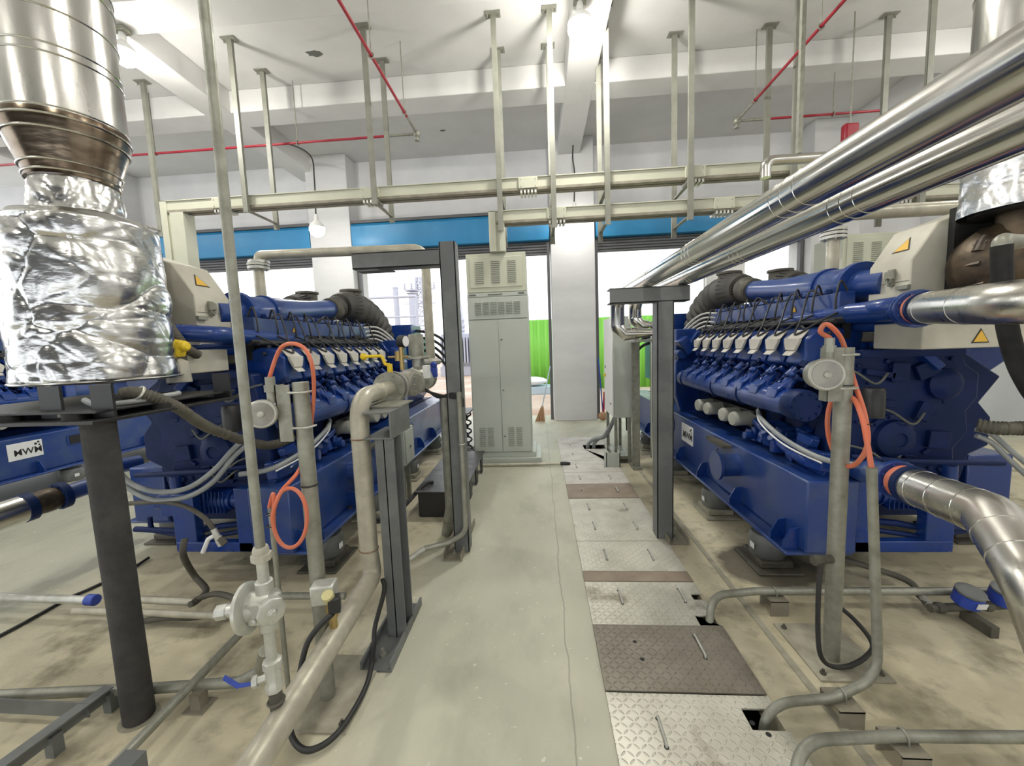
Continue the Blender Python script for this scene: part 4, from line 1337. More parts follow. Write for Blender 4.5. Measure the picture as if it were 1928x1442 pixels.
# black shelf under the drum, its lagged post, breather hose
t = thing('drum_shelf', 'black steel shelf under the foil drum', 'shelf', (-2.2, 1.9, 1.38))
s = MB().bx(-2.75, -1.80, 1.46, 2.30, 1.385, 1.40).bx(-2.75, -1.83, 1.50, 2.26, 1.425, 1.435)
s.build('shelf_plate', 'black', t, 0.002)
for (x, y) in ((-1.86, 1.56), (-1.86, 2.2), (-2.1, 1.56), (-2.6, 1.56), (-2.6, 2.2)):
    MB().bx(x - 0.05, x + 0.05, y - 0.006, y + 0.006, 1.40, 1.54).build('upright_plate', 'black', t)
for (x, y) in ((-1.95, 1.52), (-2.25, 1.52), (-1.84, 1.8)):
    MB().cyl((x, y, 1.40), (x, y, 1.425), 0.04, n=16).build('rubber_pad', 'rubber', t)
MB().bx(-2.07, -1.97, 1.55, 1.56, 1.405, 1.425).build('yellow_label', 'shield', t)
s = MB().tube(spline([(-2.02, 1.62, 1.47), (-1.95, 1.62, 1.425 + 0.02), (-1.86, 1.72, 1.43 + 0.02), (-1.84, 1.9, 1.46)], 8), 0.013, 10)
o = s.build('fuel_hose', 'hosegrey')
tag(o, 'grey hose lying in a curve on the black shelf', 'hose')
t = thing('shelf_post', 'thick black lagged post standing under the black shelf', 'post', (-1.885, 1.55, 0))
MB().lathe((-1.885, 1.55, 0), (0, 0, 1), [(0.053, 0.0), (0.058, 0.01), (0.056, 0.5), (0.058, 1.0), (0.057, 1.384)], 36).build('lagging', 'lag', t)
MB().lathe((-1.885, 1.55, 0), (0, 0, 1), [(0.075, 0.0), (0.075, 0.004)], 28).build('foot_plate', 'conc', t)
a, b, c, d = P(262, 740, Y=1.72), P(330, 765, Y=1.85), P(400, 808, Y=2.05), P(500, 838, Y=2.38)
t = thing('breather_hose', 'ribbed grey-brown hose sagging from the foil drum to the left engine', 'hose', c)
pth = spline([a + Vector((-0.06, -0.02, 0.0)), a, b, c, d, d + Vector((0.05, 0.2, 0))], 34)
MB().tube(pth, 0.03, 18, rf=lambda dd, i, m: 0.027 + 0.003 * math.sin(dd * 2 * PI / 0.0165)).build('ribbed_tube', 'hosebrown', t, angle=80)
MB().torus(a, b - a, 0.031, 0.006, 24, 8).build('hose_clamp', 'galvbright', t)
# yellow lagged fitting behind the drum
t = thing('yellow_fitting', 'yellow painted fitting with clear shroud peeping out behind the foil drum', 'fitting', P(330, 665, Y=2.25))
p = P(330, 655, Y=2.25)
MB().box(p, (0.09, 0.08, 0.10), ry=0.2, rz=0.3).cyl(p + Vector((0.0, 0, 0.0)), p + Vector((0.08, 0, 0.01)), 0.03).build('body', 'yellow', t, 0.012)
p2 = P(336, 700, Y=2.25)
MB().lathe(p2 + Vector((0, 0, 0.06)), (0.05, -0.05, -1), [(0.02, -0.02), (0.055, 0.0), (0.062, 0.12), (0.06, 0.125)], 22).build('clear_shroud', 'shield', t)
p = P(318, 612, Y=2.3)
MB().tube(spline([p, P(338, 640, Y=2.3), P(352, 656, Y=2.32), P(372, 668, Y=2.4)], 26), 0.03, 14, rf=lambda dd, i, m: 0.026 + 0.003 * math.sin(dd * 2 * PI / 0.016)).build('elbow_hose', 'hosebrown', t, angle=80)

# ------------------------------------------------------------------ shiny twin pipes along the aisle
def twin(x, z, r, ye, zlow, lab, seams):
    t = thing('insulated_pipe', lab, 'pipe', (x, 2.0, z - r), 'polished insulated pipes')
    MB().cyl((x, -1.6, z), (x, ye + r, z), r, n=40).build('straight_run', 'stain', t)
    s = MB()
    for y in seams:
        s.torus((x, y, z), (0, 1, 0), r, 0.0017, 40, 6)
    s.each('seam_ring', 'stain', t)
    s = MB()
    k = 0.13
    s.tube([(x, ye, z), (x, ye + k * 0.3, z), (x, ye + k, z - k * 0.7), (x, ye + k, zlow + k * 0.7)], r * 1.25, 20)
    s.build('mitre_bend', 'stain', t)
    s = MB().tube([(x, ye + k, zlow + k * 0.75), (x, ye + k, zlow + k * 0.6), (x + k * 0.6, ye + k, zlow), (1.40, ye + k, zlow), (1.40, ye + k, 0.2)], r * 1.25, 20)
    s.build('return_run', 'stain', t)
    s = MB()
    for q in (0.14, 0.17):
        s.torus((x + q, ye + k, zlow), (1, 0, 0), r * 1.25, 0.002, 28, 6)
    s.each('return_seam', 'stain', t)
    return t


twin(0.871, 2.113, 0.062, 4.40, 1.71, 'upper of two long polished steel pipes running overhead on the right', (3.1, 3.15, 2.36, 2.31, 2.26, 1.50, 1.44, 1.37))
twin(1.145, 2.113, 0.061, 4.75, 1.80, 'lower of two long polished steel pipes running overhead on the right', (3.05, 3.1, 2.40, 2.35, 2.30, 1.62, 1.56, 1.50))


def i_post(t, x, y, z0, z1, w, dp, m='steel'):
    s = MB()
    s.bx(x - w / 2, x + w / 2, y - dp / 2, y - dp / 2 + 0.009, z0, z1).bx(x - w / 2, x + w / 2, y + dp / 2 - 0.009, y + dp / 2, z0, z1).bx(x - 0.005, x + 0.005, y - dp / 2, y + dp / 2, z0, z1)
    return s.build('post', m, t)


def floor_channel(t, x0, x1, y0, y1):
    s = MB().bx(x0, x1, y0, y1, 0.001, 0.012).bx(x0, x0 + 0.012, y0, y1, 0.012, 0.06).bx(x1 - 0.012, x1, y0, y1, 0.012, 0.06)
    s.build('floor_channel', 'bracket', t, 0.002)
    s = MB()
    for y in (y0 + 0.09, y1 - 0.07):
        s.cyl(((x0 + x1) / 2, y, 0.012), ((x0 + x1) / 2, y, 0.022), 0.018, n=6).cyl(((x0 + x1) / 2, y, 0.02), ((x0 + x1) / 2, y, 0.05), 0.008, n=10)
    s.build('anchor_bolt', 'galv', t)


t = thing('pipe_support', 'dark grey steel post and arm carrying the shiny twin pipes', 'support frame', (0.985, 3.3, 0), 'grey steel pipe supports')
MB().bx(0.92, 1.05, 3.20, 3.212, 0.012, 1.94).bx(0.92, 0.932, 3.20, 3.33, 0.012, 1.94).bx(1.038, 1.05, 3.20, 3.33, 0.012, 1.94).build('post', 'steel', t, 0.003)
MB().bx(0.56, 1.17, 3.20, 3.212, 1.93, 2.048).bx(0.56, 1.17, 3.20, 3.33, 2.038, 2.05).bx(0.56, 1.17, 3.20, 3.33, 1.93, 1.942).build('arm', 'steel', t, 0.003)
floor_channel(t, 0.985, 1.15, 3.12, 3.55)
t = thing('pipe_support', 'pale grey steel post beyond the dark one, next to the standing panel', 'support frame', (1.19, 5.05, 0), 'grey steel pipe supports')
MB().bx(1.15, 1.24, 5.05, 5.06, 0.0, 1.70).bx(1.15, 1.16, 5.05, 5.13, 0.0, 1.70).bx(1.23, 1.24, 5.05, 5.13, 0.0, 1.70).build('post', 'galv', t)
MB().bx(1.05, 1.44, 4.48, 5.12, 1.615, 1.645).build('arm', 'galv', t)
MB().bx(1.14, 1.25, 4.98, 5.25, 0.0, 0.03).build('foot', 'galv', t)
t = thing('pipe_support', 'tall grey steel post with a long arm over the left gas train', 'support frame', (-0.66, 3.05, 0), 'grey steel pipe supports')
MB().bx(-0.72, -0.60, 2.99, 3.002, 0.012, 2.42).bx(-0.72, -0.708, 2.99, 3.11, 0.012, 2.42).bx(-0.612, -0.60, 2.99, 3.11, 0.012, 2.42).build('post', 'steel', t, 0.003)
MB().bx(-1.39, -0.72, 2.99, 3.002, 2.25, 2.37).bx(-1.39, -0.72, 2.99, 3.11, 2.25, 2.262).bx(-1.39, -0.72, 2.99, 3.11, 2.358, 2.37).build('arm', 'steel', t, 0.003)
MB().prism([(-1.36, 3.0, 2.248), (-1.36, 3.11, 2.248), (-1.1, 3.11, 2.248), (-1.2, 3.0, 2.248)], (0, 0, -0.012)).build('end_plate', 'steel', t)
floor_channel(t, -0.79, -0.64, 2.87, 3.5)
t = thing('pipe_support', 'short grey steel post with bracket beside the upright gas pipe', 'support frame', (-0.83, 2.13, 0), 'grey steel pipe supports')
s = MB().bx(-0.905, -0.80, 2.06, 2.07, 0.012, 1.16).bx(-0.905, -0.80, 2.18, 2.19, 0.012, 1.16).bx(-0.86, -0.85, 2.06, 2.19, 0.012, 1.16)
s.build('post', 'steel', t, 0.002)
s = MB().bx(-0.96, -0.805, 2.05, 2.36, 1.16, 1.17).bx(-0.96, -0.805, 2.05, 2.36, 1.30, 1.31).bx(-0.815, -0.805, 2.05, 2.36, 1.17, 1.30)
s.build('bracket_beam', 'steel', t, 0.002)
MB().bx(-1.03, -0.805, 2.2, 2.45, 1.311, 1.319).build('saddle_plate', 'galv', t)
s = MB().bx(-0.965, -0.80, 1.83, 2.36, 0.001, 0.012).bx(-0.965, -0.953, 1.83, 2.36, 0.012, 0.055).bx(-0.812, -0.80, 1.83, 2.36, 0.012, 0.055)
s.build('floor_channel', 'steel', t, 0.002)
MB().cyl((-0.885, 1.93, 0.012), (-0.885, 1.93, 0.024), 0.02, n=6).cyl((-0.885, 1.93, 0.02), (-0.885, 1.93, 0.05), 0.009, n=10).build('anchor_bolt', 'galv', t)

# ------------------------------------------------------------------ gas pipe with valve train on the left
GX, GZ, GR = -1.0, 1.385, 0.050
t = thing('gas_pipe', 'large grey gas pipe rising from the floor on the left into a flanged valve train', 'pipe', (-0.95, 1.6, 0.29))
MB().tube([(-0.90, 0.35, 0.36), (-0.985, 2.10, 0.36), (GX, 2.10, 0.50)], GR, 32, 0.13).build('floor_run', 'gaspipe', t)
MB().tube([(GX, 2.10, 0.49), (GX, 2.10, GZ), (GX, 2.42, GZ)], GR, 32, 0.15).build('riser', 'gaspipe', t)
s = MB()
for z in (0.52, 1.16):
    s.torus((GX, 2.10, z), (0, 0, 1), GR, 0.0045, 32, 8)
s.each('weld_seam', 'weld', t)
MB().cyl((GX, 2.38, GZ), (GX, 2.56, GZ), GR * 0.98, n=32).torus((GX, 2.39, GZ), (0, 1, 0), GR, 0.004).build('flange_neck', 'gaspipe', t)
MB().flange((GX, 2.56, GZ), (0, 1, 0), 0.108, 0.022, 8).build('weld_flange', 'galv', t, 0.002)
MB().flange((GX, 2.60, GZ), (0, 1, 0), 0.098, 0.05, 0).build('butterfly_valve', 'steel', t, 0.003)
s = MB().flange((GX, 2.64, GZ), (0, 1, 0), 0.108, 0.022, 8)
s.lathe((GX, 2.65, GZ), (0, 1, 0), [(0.06, 0), (0.06, 0.05), (0.085, 0.10), (0.092, 0.22), (0.085, 0.32), (0.06, 0.36)], 32)
s.flange((GX, 3.03, GZ), (0, 1, 0), 0.10, 0.022, 8)
vb = s.build('filter_body', 'alu', t, 0.002)
s = MB().lathe((GX + 0.065, 2.83, GZ), (1, -0.25, 0), [(0.085, 0), (0.09, 0.02), (0.082, 0.04), (0.06, 0.045)], 28)
for k in range(8):
    a = 2 * PI * k / 8
    s.cyl((GX + 0.10, 2.83 + 0.07 * math.cos(a), GZ + 0.07 * math.sin(a)), (GX + 0.125, 2.823 + 0.07 * math.cos(a), GZ + 0.07 * math.sin(a)), 0.007, n=6)
s.build('filter_cover', 'alu', vb)
s = MB().flange((GX, 3.06, GZ), (0, 1, 0), 0.10, 0.022, 8)
s.lathe((GX, 3.08, GZ), (0, 1, 0), [(0.075, 0), (0.10, 0.06), (0.115, 0.15), (0.10, 0.25), (0.075, 0.30)], 30)
s.cyl((GX, 3.23, GZ + 0.05), (GX, 3.23, GZ + 0.17), 0.05).flange((GX, 3.23, GZ + 0.18), (0, 0, 1), 0.10, 0.018, 6)
s.flange((GX, 3.40, GZ), (0, 1, 0), 0.105, 0.02, 8)
sv = s.build('solenoid_valve', 'alu', t, 0.002)
MB().lathe((GX - 0.01, 3.23, GZ + 0.19), (0, 0, 1), [(0.062, 0), (0.062, 0.17), (0.056, 0.18)], 26).build('solenoid_coil', 'galv', sv)
MB().bx(GX + 0.09, GX + 0.13, 3.04, 3.12, GZ + 0.02, GZ + 0.12).build('white_tag', 'paper', sv)
MB().tube([(GX, 3.38, GZ), (GX, 3.62, GZ), (GX, 3.62, 2.53), (-2.567, 3.62, 2.55), (-2.567, 3.62, 2.46)], 0.041, 26, 0.12).build('crossover_pipe', 'gaspipe', t)
MB().flange((-2.567, 3.62, 2.485), (0, 0, 1), 0.09, 0.02, 8).build('end_flange', 'galvbright', t)
s = MB().lathe((GX, 3.62, GZ + 0.10), (0, 0, 1), [(0.075, 0), (0.095, 0.015), (0.095, 0.035), (0.06, 0.06)], 24)
s.build('riser_collar', 'alu', t)
# yellow lever of the shut-off valve
s = MB().cyl((GX, 2.60, GZ + 0.10), (GX, 2.60, GZ + 0.16), 0.018)
s.tube([(GX, 2.60, GZ + 0.155), (GX - 0.03, 2.60, GZ + 0.155), (GX - 0.05, 2.60, GZ + 0.215), (GX - 0.15, 2.58, GZ + 0.215)], 0.011, 10, 0.02)
s.ball((GX - 0.165, 2.578, GZ + 0.215), 0.024, 14)
s.build('yellow_lever', 'yellow', t)
# gauge on a small tee
s = MB().cyl((GX + 0.0, 2.84, GZ + 0.10), (GX, 2.84, GZ + 0.27), 0.016).cyl((GX - 0.10, 2.84, GZ + 0.20), (GX + 0.05, 2.84, GZ + 0.20), 0.008).cyl((GX - 0.03, 2.84, GZ + 0.17), (GX - 0.03, 2.84, GZ + 0.24), 0.018, n=6)
gg = s.build('gauge_tee', 'brass', t)
MB().lathe((GX + 0.01, 2.86, GZ + 0.31), (1.0, -0.3, 0), [(0.042, -0.03), (0.046, -0.025), (0.046, 0.02), (0.04, 0.024)], 30).build('gauge_case', 'black', gg)
MB().lathe((GX + 0.01, 2.86, GZ + 0.31), (1.0, -0.3, 0), [(0.038, 0.0235), (0.038, 0.026)], 28).build('gauge_face', 'paper', gg)
MB().ball((GX + 0.11, 3.30, GZ + 0.11), 0.03, 12).box((GX + 0.11, 3.30, GZ + 0.05), (0.05, 0.04, 0.08)).build('pressure_switch', 'bluehandle', sv)
s = MB()
for k in range(3):
    s.tube(spline([(GX + 0.10, 3.06, GZ - 0.06 - 0.01 * k), (GX + 0.20, 3.04, GZ - 0.13 + 0.01 * k), (GX + 0.32, 2.99, GZ - 0.10 - 0.015 * k), (GX + 0.40, 2.965, GZ - 0.13), (GX + 0.41, 2.96, GZ - 0.20)], 8), 0.011, 8)
s.build('solenoid_cable', 'cable', t)
# sensor plug and stub on the floor run
p0 = Vector((-0.962, 1.62, 0.36 + GR))
s = MB().cyl(p0 - Vector((0, 0, 0.02)), p0 + Vector((0, 0, 0.05)), 0.018, n=16).cyl(p0 + Vector((0, 0, 0.045)), p0 + Vector((0, 0, 0.075)), 0.024, n=6).cyl(p0 + Vector((0, 0, 0.07)), p0 + Vector((0, 0, 0.12)), 0.026, n=18)
ts = s.build('transmitter_stem', 'brass', t)
MB().box(p0 + Vector((-0.03, 0, 0.165)), (0.10, 0.075, 0.09), rz=0.2).build('transmitter_head', 'galvbright', ts, 0.008)
MB().cyl(p0 + Vector((0.01, -0.03, 0.15)), p0 + Vector((0.012, -0.05, 0.185)), 0.024).build('transmitter_cap', 'capyellow', ts)
MB().box(p0 + Vector((0.03, -0.03, 0.13)), (0.05, 0.05, 0.07), rz=0.4).build('transmitter_plug', 'black', ts, 0.006)

t = thing('loose_cable', 'black cable looping on the floor from the gas pipe transmitter to the short grey post', 'cable', (-0.8, 1.6, 0.0))
MB().tube(spline([p0 + Vector((0.03, -0.05, 0.10)), (-1.035, 1.54, 0.40), (-1.055, 1.47, 0.25), P(545, 1340, Z=0.10), P(552, 1392, Z=0.03), P(585, 1412, Z=0.03), P(640, 1375, Z=0.03), P(690, 1290, Z=0.03), P(703, 1220, Z=0.05), P(706, 1180, Z=0.12), (-0.905, 2.045, 0.30), (-0.91, 2.045, 0.37)], 9), 0.0125, 10).build('sheath', 'cable', t)

# ------------------------------------------------------------------ small pressure line with regulator, left foreground
LX, LY = -0.965, 1.23
t = thing('regulator_line', 'thin galvanised pipe from the ceiling with a round regulator and blue ball valve', 'pipe', (LX, LY, 0.4))
MB().cyl((LX, LY, 0.98), (LX, LY, 5.30), 0.0155, n=20).build('long_pipe', 'galv', t)
MB().lathe((LX, LY, 0.945), (0, 0, 1), [(0.024, 0), (0.032, 0.004), (0.032, 0.026), (0.024, 0.028)], 8).lathe((LX, LY, 0.972), (0, 0, 1), [(0.024, 0), (0.026, 0.012), (0.022, 0.024)], 16).build('union_nut', 'shield', t)
MB().cyl((LX, LY, 0.86), (LX, LY, 0.95), 0.018, n=18).cyl((LX, LY, 0.56), (LX, LY, 0.72), 0.018, n=18).each('nipple', 'galvbright', t)
rz = 0.785
s = MB().lathe((LX - 0.055, LY - 0.015, rz), (1, 0.12, 0.12), [(0.02, -0.012), (0.075, -0.012), (0.083, -0.006), (0.083, 0.006), (0.072, 0.012), (0.05, 0.014), (0.045, 0.04), (0.048, 0.09)], 36)
rg = s.build('regulator_disc', 'galvbright', t)
s = MB().cyl((LX - 0.055, LY - 0.015, rz), (LX - 0.125, LY - 0.023, rz - 0.008), 0.022, n=20).cyl((LX - 0.12, LY - 0.022, rz - 0.008), (LX - 0.155, LY - 0.026, rz - 0.012), 0.026, n=8)
s.build('spring_cap', 'galvbright', rg)
s = MB().box((LX + 0.01, LY - 0.02, rz), (0.085, 0.07, 0.075), ry=-0.1).cyl((LX, LY, rz + 0.03), (LX, LY, rz + 0.09), 0.028).cyl((LX, LY, rz - 0.09), (LX, LY, rz - 0.03), 0.028)
s.lathe((LX + 0.04, LY - 0.035, rz + 0.005), (0.8, -0.6, 0), [(0.045, -0.02), (0.047, 0.015), (0.035, 0.02), (0.012, 0.022), (0.012, 0.03)], 8)
s.cyl((LX - 0.005, LY - 0.05, rz - 0.02), (LX - 0.005, LY - 0.064, rz - 0.022), 0.012, n=6).cyl((LX + 0.018, LY - 0.05, rz - 0.02), (LX + 0.018, LY - 0.064, rz - 0.022), 0.012, n=6)
s.build('regulator_body', 'galvbright', rg, 0.004)
s = MB().lathe((LX, LY, 0.465), (0, 0, 1), [(0.022, 0), (0.03, 0.006), (0.03, 0.03), (0.024, 0.04), (0.027, 0.06), (0.024, 0.085), (0.031, 0.09), (0.031, 0.115), (0.022, 0.12)], 8)
s.cyl((LX, LY, 0.525), (LX - 0.05, LY - 0.02, 0.515), 0.013, n=10).cyl((LX - 0.045, LY - 0.018, 0.515), (LX - 0.06, LY - 0.024, 0.513), 0.02, n=6)
bv = s.build('ball_valve', 'galvbright', t)
MB().beam((LX - 0.055, LY - 0.022, 0.51), (LX - 0.10, LY - 0.04, 0.515), 0.016, 0.004).beam((LX - 0.098, LY - 0.04, 0.513), (LX - 0.135, LY - 0.055, 0.56), 0.018, 0.005).build('valve_lever', 'bluehandle', bv)
MB().cyl((LX, LY, 0.36), (LX, LY, 0.47), 0.0215, n=18).torus((LX, LY, 0.425), (0, 0, 1), 0.024, 0.006, 18, 6).build('rusty_nipple', 'hosebrown', t)

# ------------------------------------------------------------------ gas detectors on poles with orange conduit
def detector_post(x, y, h, r, dx, dz, dr, plate, lab, extra):
    t = thing('gas_detector_post', lab, 'gas detector', (x, y, 0), 'gas detectors on galvanised poles')
    MB().cyl((x, y, 0.01), (x, y, h), r, n=26).build('pole', 'galv', t)
    px0, px1, py0, py1 = plate
    bp = MB().prism([(px0, py0, 0.001), (px1, py0, 0.001), (px1, py1, 0.001), (px0, py1, 0.001)], (0, 0, 0.01)).build('base_plate', 'conc', t, 0.001)
    for (a, b) in ((px0 + 0.035, py0 + 0.04), (px1 - 0.035, py0 + 0.04), (px0 + 0.035, py1 - 0.04), (px1 - 0.035, py1 - 0.04)):
        MB().cyl((a, b, 0.011), (a, b, 0.02), 0.014, n=6).cyl((a, b, 0.018), (a, b, 0.034), 0.006, n=8).build('anchor_bolt', 'hosebrown', bp)
    bx0 = x - r - 0.06
    s = MB().bx(bx0, x - r + 0.006, y - 0.04, y - 0.034, dz - 0.13, dz + 0.12).bx(bx0, bx0 + 0.006, y - 0.04, y + 0.02, dz - 0.13, dz + 0.12)
    br = s.build('bracket', 'galv', t, 0.001)
    for zz in (dz + 0.085, dz - 0.07):
        s = MB().tube([(x - r - 0.02, y + 0.0, zz), (x - r - 0.005, y - r - 0.008, zz), (x + r + 0.008, y - r - 0.008, zz), (x + r + 0.01, y + 0.02, zz)], 0.005, 8, 0.04)
        s.build('u_bolt', 'galvbright', t)
    c = Vector((dx, y - 0.04, dz))
    AXD = (0.40, -1, 0.05) if x < 0 else (-0.2, -1, 0.05)
    s = MB().lathe(c, AXD, [(dr * 0.8, -0.05), (dr * 0.95, -0.03), (dr * 0.95, 0.02), (dr * 1.06, 0.024), (dr * 1.06, 0.045), (dr * 0.98, 0.05)], 36)
    s.cyl(c + Vector((0, 0.0, 0)), (bx0 + 0.002, y - 0.03, dz), dr * 0.55)
    hd = s.build('detector_housing', 'alu', t)
    MB().lathe(c, AXD, [(dr * 0.86, 0.049), (dr * 0.86, 0.053)], 32).build('detector_window', 'glass', hd)
    MB().lathe(c, AXD, [(dr * 0.25, 0.052), (dr * 0.22, 0.06), (0.004, 0.064)], 16).build('sensor_nub', 'galvbright', hd)
    gl = Vector((extra, y - 0.03, dz + dr * 0.8))
    MB().cyl(gl, gl + Vector((0, 0, 0.05)), 0.019, n=16).cyl(gl + Vector((0, 0, 0.045)), gl + Vector((0, 0, 0.075)), 0.026, n=6).cyl(gl + Vector((0, 0, 0.07)), gl + Vector((0, 0, 0.11)), 0.02, n=16).build('cable_gland', 'galv', hd)
    return t, gl + Vector((0, 0, 0.11))


tl, gl = detector_post(-1.055, 1.68, 1.515, 0.034, -1.205, 1.388, 0.058, (-1.25, -0.88, 1.50, 1.93), 'gas detector on a galvanised pole behind the left gas pipe', -1.172)
MB().torus((-1.055, 1.68, 1.05), (0, 0, 1), 0.036, 0.004, 26, 6).build('zip_tie', 'cable', tl)
D = lambda u, v, Y: P(u, v, Y=Y)
t = thing('orange_conduit', 'orange flexible conduit looping from the left gas detector down to a coil', 'conduit', D(545, 975, 1.58))
pts = [gl, D(520, 672, 1.65), D(532, 652, 1.64), D(553, 647, 1.63), D(575, 658, 1.63), D(588, 690, 1.63), D(591, 740, 1.68), D(586, 800, 1.74), D(578, 850, 1.75), D(560, 890, 1.66), D(530, 925, 1.60)]
for k in range(1, 17):
    a = 2.5 + 2 * PI * k / 14
    pts.append(D(546 + 32 * math.cos(a), 975 - 56 * math.sin(a) * (1 if True else 1), 1.58 + 0.0015 * k))
pts += [D(515, 930, 1.60), D(507, 955, 1.62)]
MB().tube(spline(pts, 6), 0.0085, 10).build('sheath', 'orange', t)
s = MB()
for u, v in ((512, 968), (514, 990)):
    s.torus(D(511, v, 1.60), (0, 0.1, 1), 0.02, 0.0025, 18, 5)
s.build('zip_tie', 'cable', t)
cb = D(509, 955, 1.62)
t = thing('conduit_riser', 'thin galvanised conduit standing under the left orange coil', 'conduit', (cb.x, cb.y, 0))
MB().cyl((cb.x, cb.y, 0.0), cb, 0.011, n=16).build('riser', 'galv', t)

tr, gr = detector_post(1.425, 1.97, 1.575, 0.036, 1.30, 1.457, 0.070, (1.285, 1.62, 1.83, 2.22), 'gas detector on a galvanised pole before the right engine', 1.335)
s = MB().cyl((1.425 - 0.03, 1.955, 0.545), (1.425 - 0.115, 1.94, 0.545), 0.02, n=18).lathe((1.425 - 0.085, 1.945, 0.545), (-1, -0.2, 0), [(0.024, 0), (0.026, 0.02), (0.024, 0.04)], 8)
s.build('side_nozzle', 'hosebrown', tr)
MB().torus((1.425, 1.97, 1.40), (0, 0, 1), 0.038, 0.003, 26, 6).build('zip_tie', 'cable', tr)
c1 = P(1640, 880, Y=1.78)
t = thing('orange_conduit', 'orange flexible conduit looping beside the right gas detector pole', 'conduit', c1)
pts = [gr, D(1545, 625, 1.93), D(1552, 611, 1.92), D(1566, 616, 1.92), D(1585, 640, 1.95), D(1600, 690, 1.99), D(1612, 730, 1.97), D(1628, 780, 1.90), D(1634, 830, 1.84), D(1622, 862, 1.85), D(1600, 878, 1.92), D(1578, 865, 2.03), D(1562, 830, 2.05), D(1558, 790, 2.05), D(1566, 755, 2.04), D(1585, 742, 2.03), D(1608, 752, 1.93), D(1624, 790, 1.84), D(1632, 830, 1.80), D(1640, 875, 1.76), D(1641, 885, 1.75)]
MB().tube(spline(pts, 8), 0.0105, 10).build('sheath', 'orange', t)
MB().torus(D(1630, 798, 1.86), (0, 0.1, 1), 0.024, 0.0025, 18, 5).build('zip_tie', 'cable', t)

# ------------------------------------------------------------------ conduits on the right floor
def conduit(pts, r, f, lab, clamps, m='galv'):
    t = thing('floor_conduit', lab, 'conduit', pts[len(pts) // 2], 'galvanised conduits on the floor')
    MB().tube(pts, r, 18, f).build('pipe', m, t)
    for (x, y, zt_) in clamps:
        s = MB()
        z0 = zt_ - r
        s.bx(x - 0.05, x + 0.05, y - 0.06, y + 0.06, z0 - 0.012, z0 - 0.003).bx(x - 0.05, x + 0.05, y - 0.06, y - 0.052, 0.0, z0 - 0.006).bx(x - 0.05, x + 0.05, y + 0.052, y + 0.06, 0.0, z0 - 0.006)
        b = s.build('support_bracket', 'bracket', t)
        MB().tube([(x, y - r - 0.006, z0 - 0.005), (x, y - r - 0.004, zt_ + r * 0.7), (x, y, zt_ + r + 0.004), (x, y + r + 0.004, zt_ + r * 0.7), (x, y + r + 0.006, z0 - 0.005)], 0.0035, 6, 0.02).build('clamp', 'galv', b)
    return t


top = P(1641, 880, Y=1.75)
conduit([top, (1.455, 1.73, 0.12), (1.20, 1.64, 0.10), (0.91, 1.62, 0.085), (0.91, 1.62, -0.5)], 0.019, 0.15, 'galvanised conduit curving from the right orange coil into the trench cut-out', [(1.25, 1.655, 0.105)])
conduit([(2.9, 1.50, 0.12), (1.3, 1.46, 0.12), (0.93, 1.43, 0.12), (0.82, 1.27, 0.0), (0.80, 1.25, -0.5)], 0.020, 0.22, 'thick galvanised conduit along the bottom right bending into the trench', [(1.33, 1.462, 0.12)])
conduit([(2.6, 2.36, 0.12), (1.25, 2.345, 0.12), (0.98, 2.30, 0.12), (0.925, 2.21, -0.02), (0.92, 2.20, -0.5)], 0.022, 0.2, 'galvanised conduit passing behind the right pole and bending into the trench', [(1.36, 2.347, 0.12)])
t = thing('loose_cable', 'black cable hanging in a loop around the right pole foot', 'cable', (1.4, 1.9, 0))
MB().tube(spline([(1.33, 1.93, 0.54), (1.315, 1.915, 0.40), (1.31, 1.90, 0.2), (1.315, 1.88, 0.09), (1.36, 1.87, 0.05), (1.45, 1.89, 0.035), (1.55, 1.92, 0.06), (1.61, 1.96, 0.10), (1.59, 2.05, 0.16), (1.50, 2.10, 0.24), (1.46, 2.04, 0.30)], 8), 0.011, 9).build('sheath', 'cable', t)
p = P(1660, 1080, Z=0.25)
t = thing('drain_hose', 'black hose running from the right engine base to the blue water meters', 'hose', (1.9, 2.3, 0))
MB().tube(spline([(1.70, 2.75, 0.20), P(1690, 1085, Z=0.14), P(1730, 1120, Z=0.09), P(1748, 1140, Z=0.085)], 8), 0.018, 10).build('hose', 'hosebrown', t)
MB().cyl(P(1735, 1122, Z=0.09), P(1752, 1142, Z=0.085), 0.02).build('end_ferrule', 'galvbright', t)
t = thing('meter_line', 'rusty brown water line on the floor at the right edge', 'pipe', P(1800, 1140, Z=0.06))
a, b = P(1750, 1145, Z=0.085), P(1990, 1135, Z=0.085)
s = MB().tube([a, b], 0.022, 14)
for k in (0.05, 0.30, 0.42, 0.62):
    q = a + (b - a) * k
    s.lathe(q, b - a, [(0.028, 0), (0.03, 0.01), (0.03, 0.03), (0.028, 0.04)], 8)
s.build('pipe', 'hosebrown', t)
MB().bx(a.x + 0.2, a.x + 0.24, a.y - 0.12, a.y + 0.04, 0.0, 0.062).build('angle_foot', 'hosebrown', t)
for k, lab in ((0.28, 'left of two blue water meters on the brown line'), (0.56, 'right of two blue water meters on the brown line')):
    q = a + (b - a) * k
    tt = thing('water_meter', lab, 'meter', q + Vector((0, 0, 0.02)), 'blue water meters')
    MB().lathe(q + Vector((0, 0, 0.02)), (0, -0.25, 1), [(0.05, 0), (0.062, 0.01), (0.062, 0.07), (0.055, 0.075)], 24).build('meter_body', 'bluehandle', tt)
    MB().lathe(q + Vector((0, -0.02, 0.098)), (0, -0.25, 1), [(0.063, 0), (0.063, 0.01), (0.05, 0.013)], 24).build('meter_lid', 'steel', tt)
    MB().box(q + Vector((0.01, -0.075, 0.05)), (0.05, 0.004, 0.035), rx=0.25).build('meter_label', 'paper', tt)

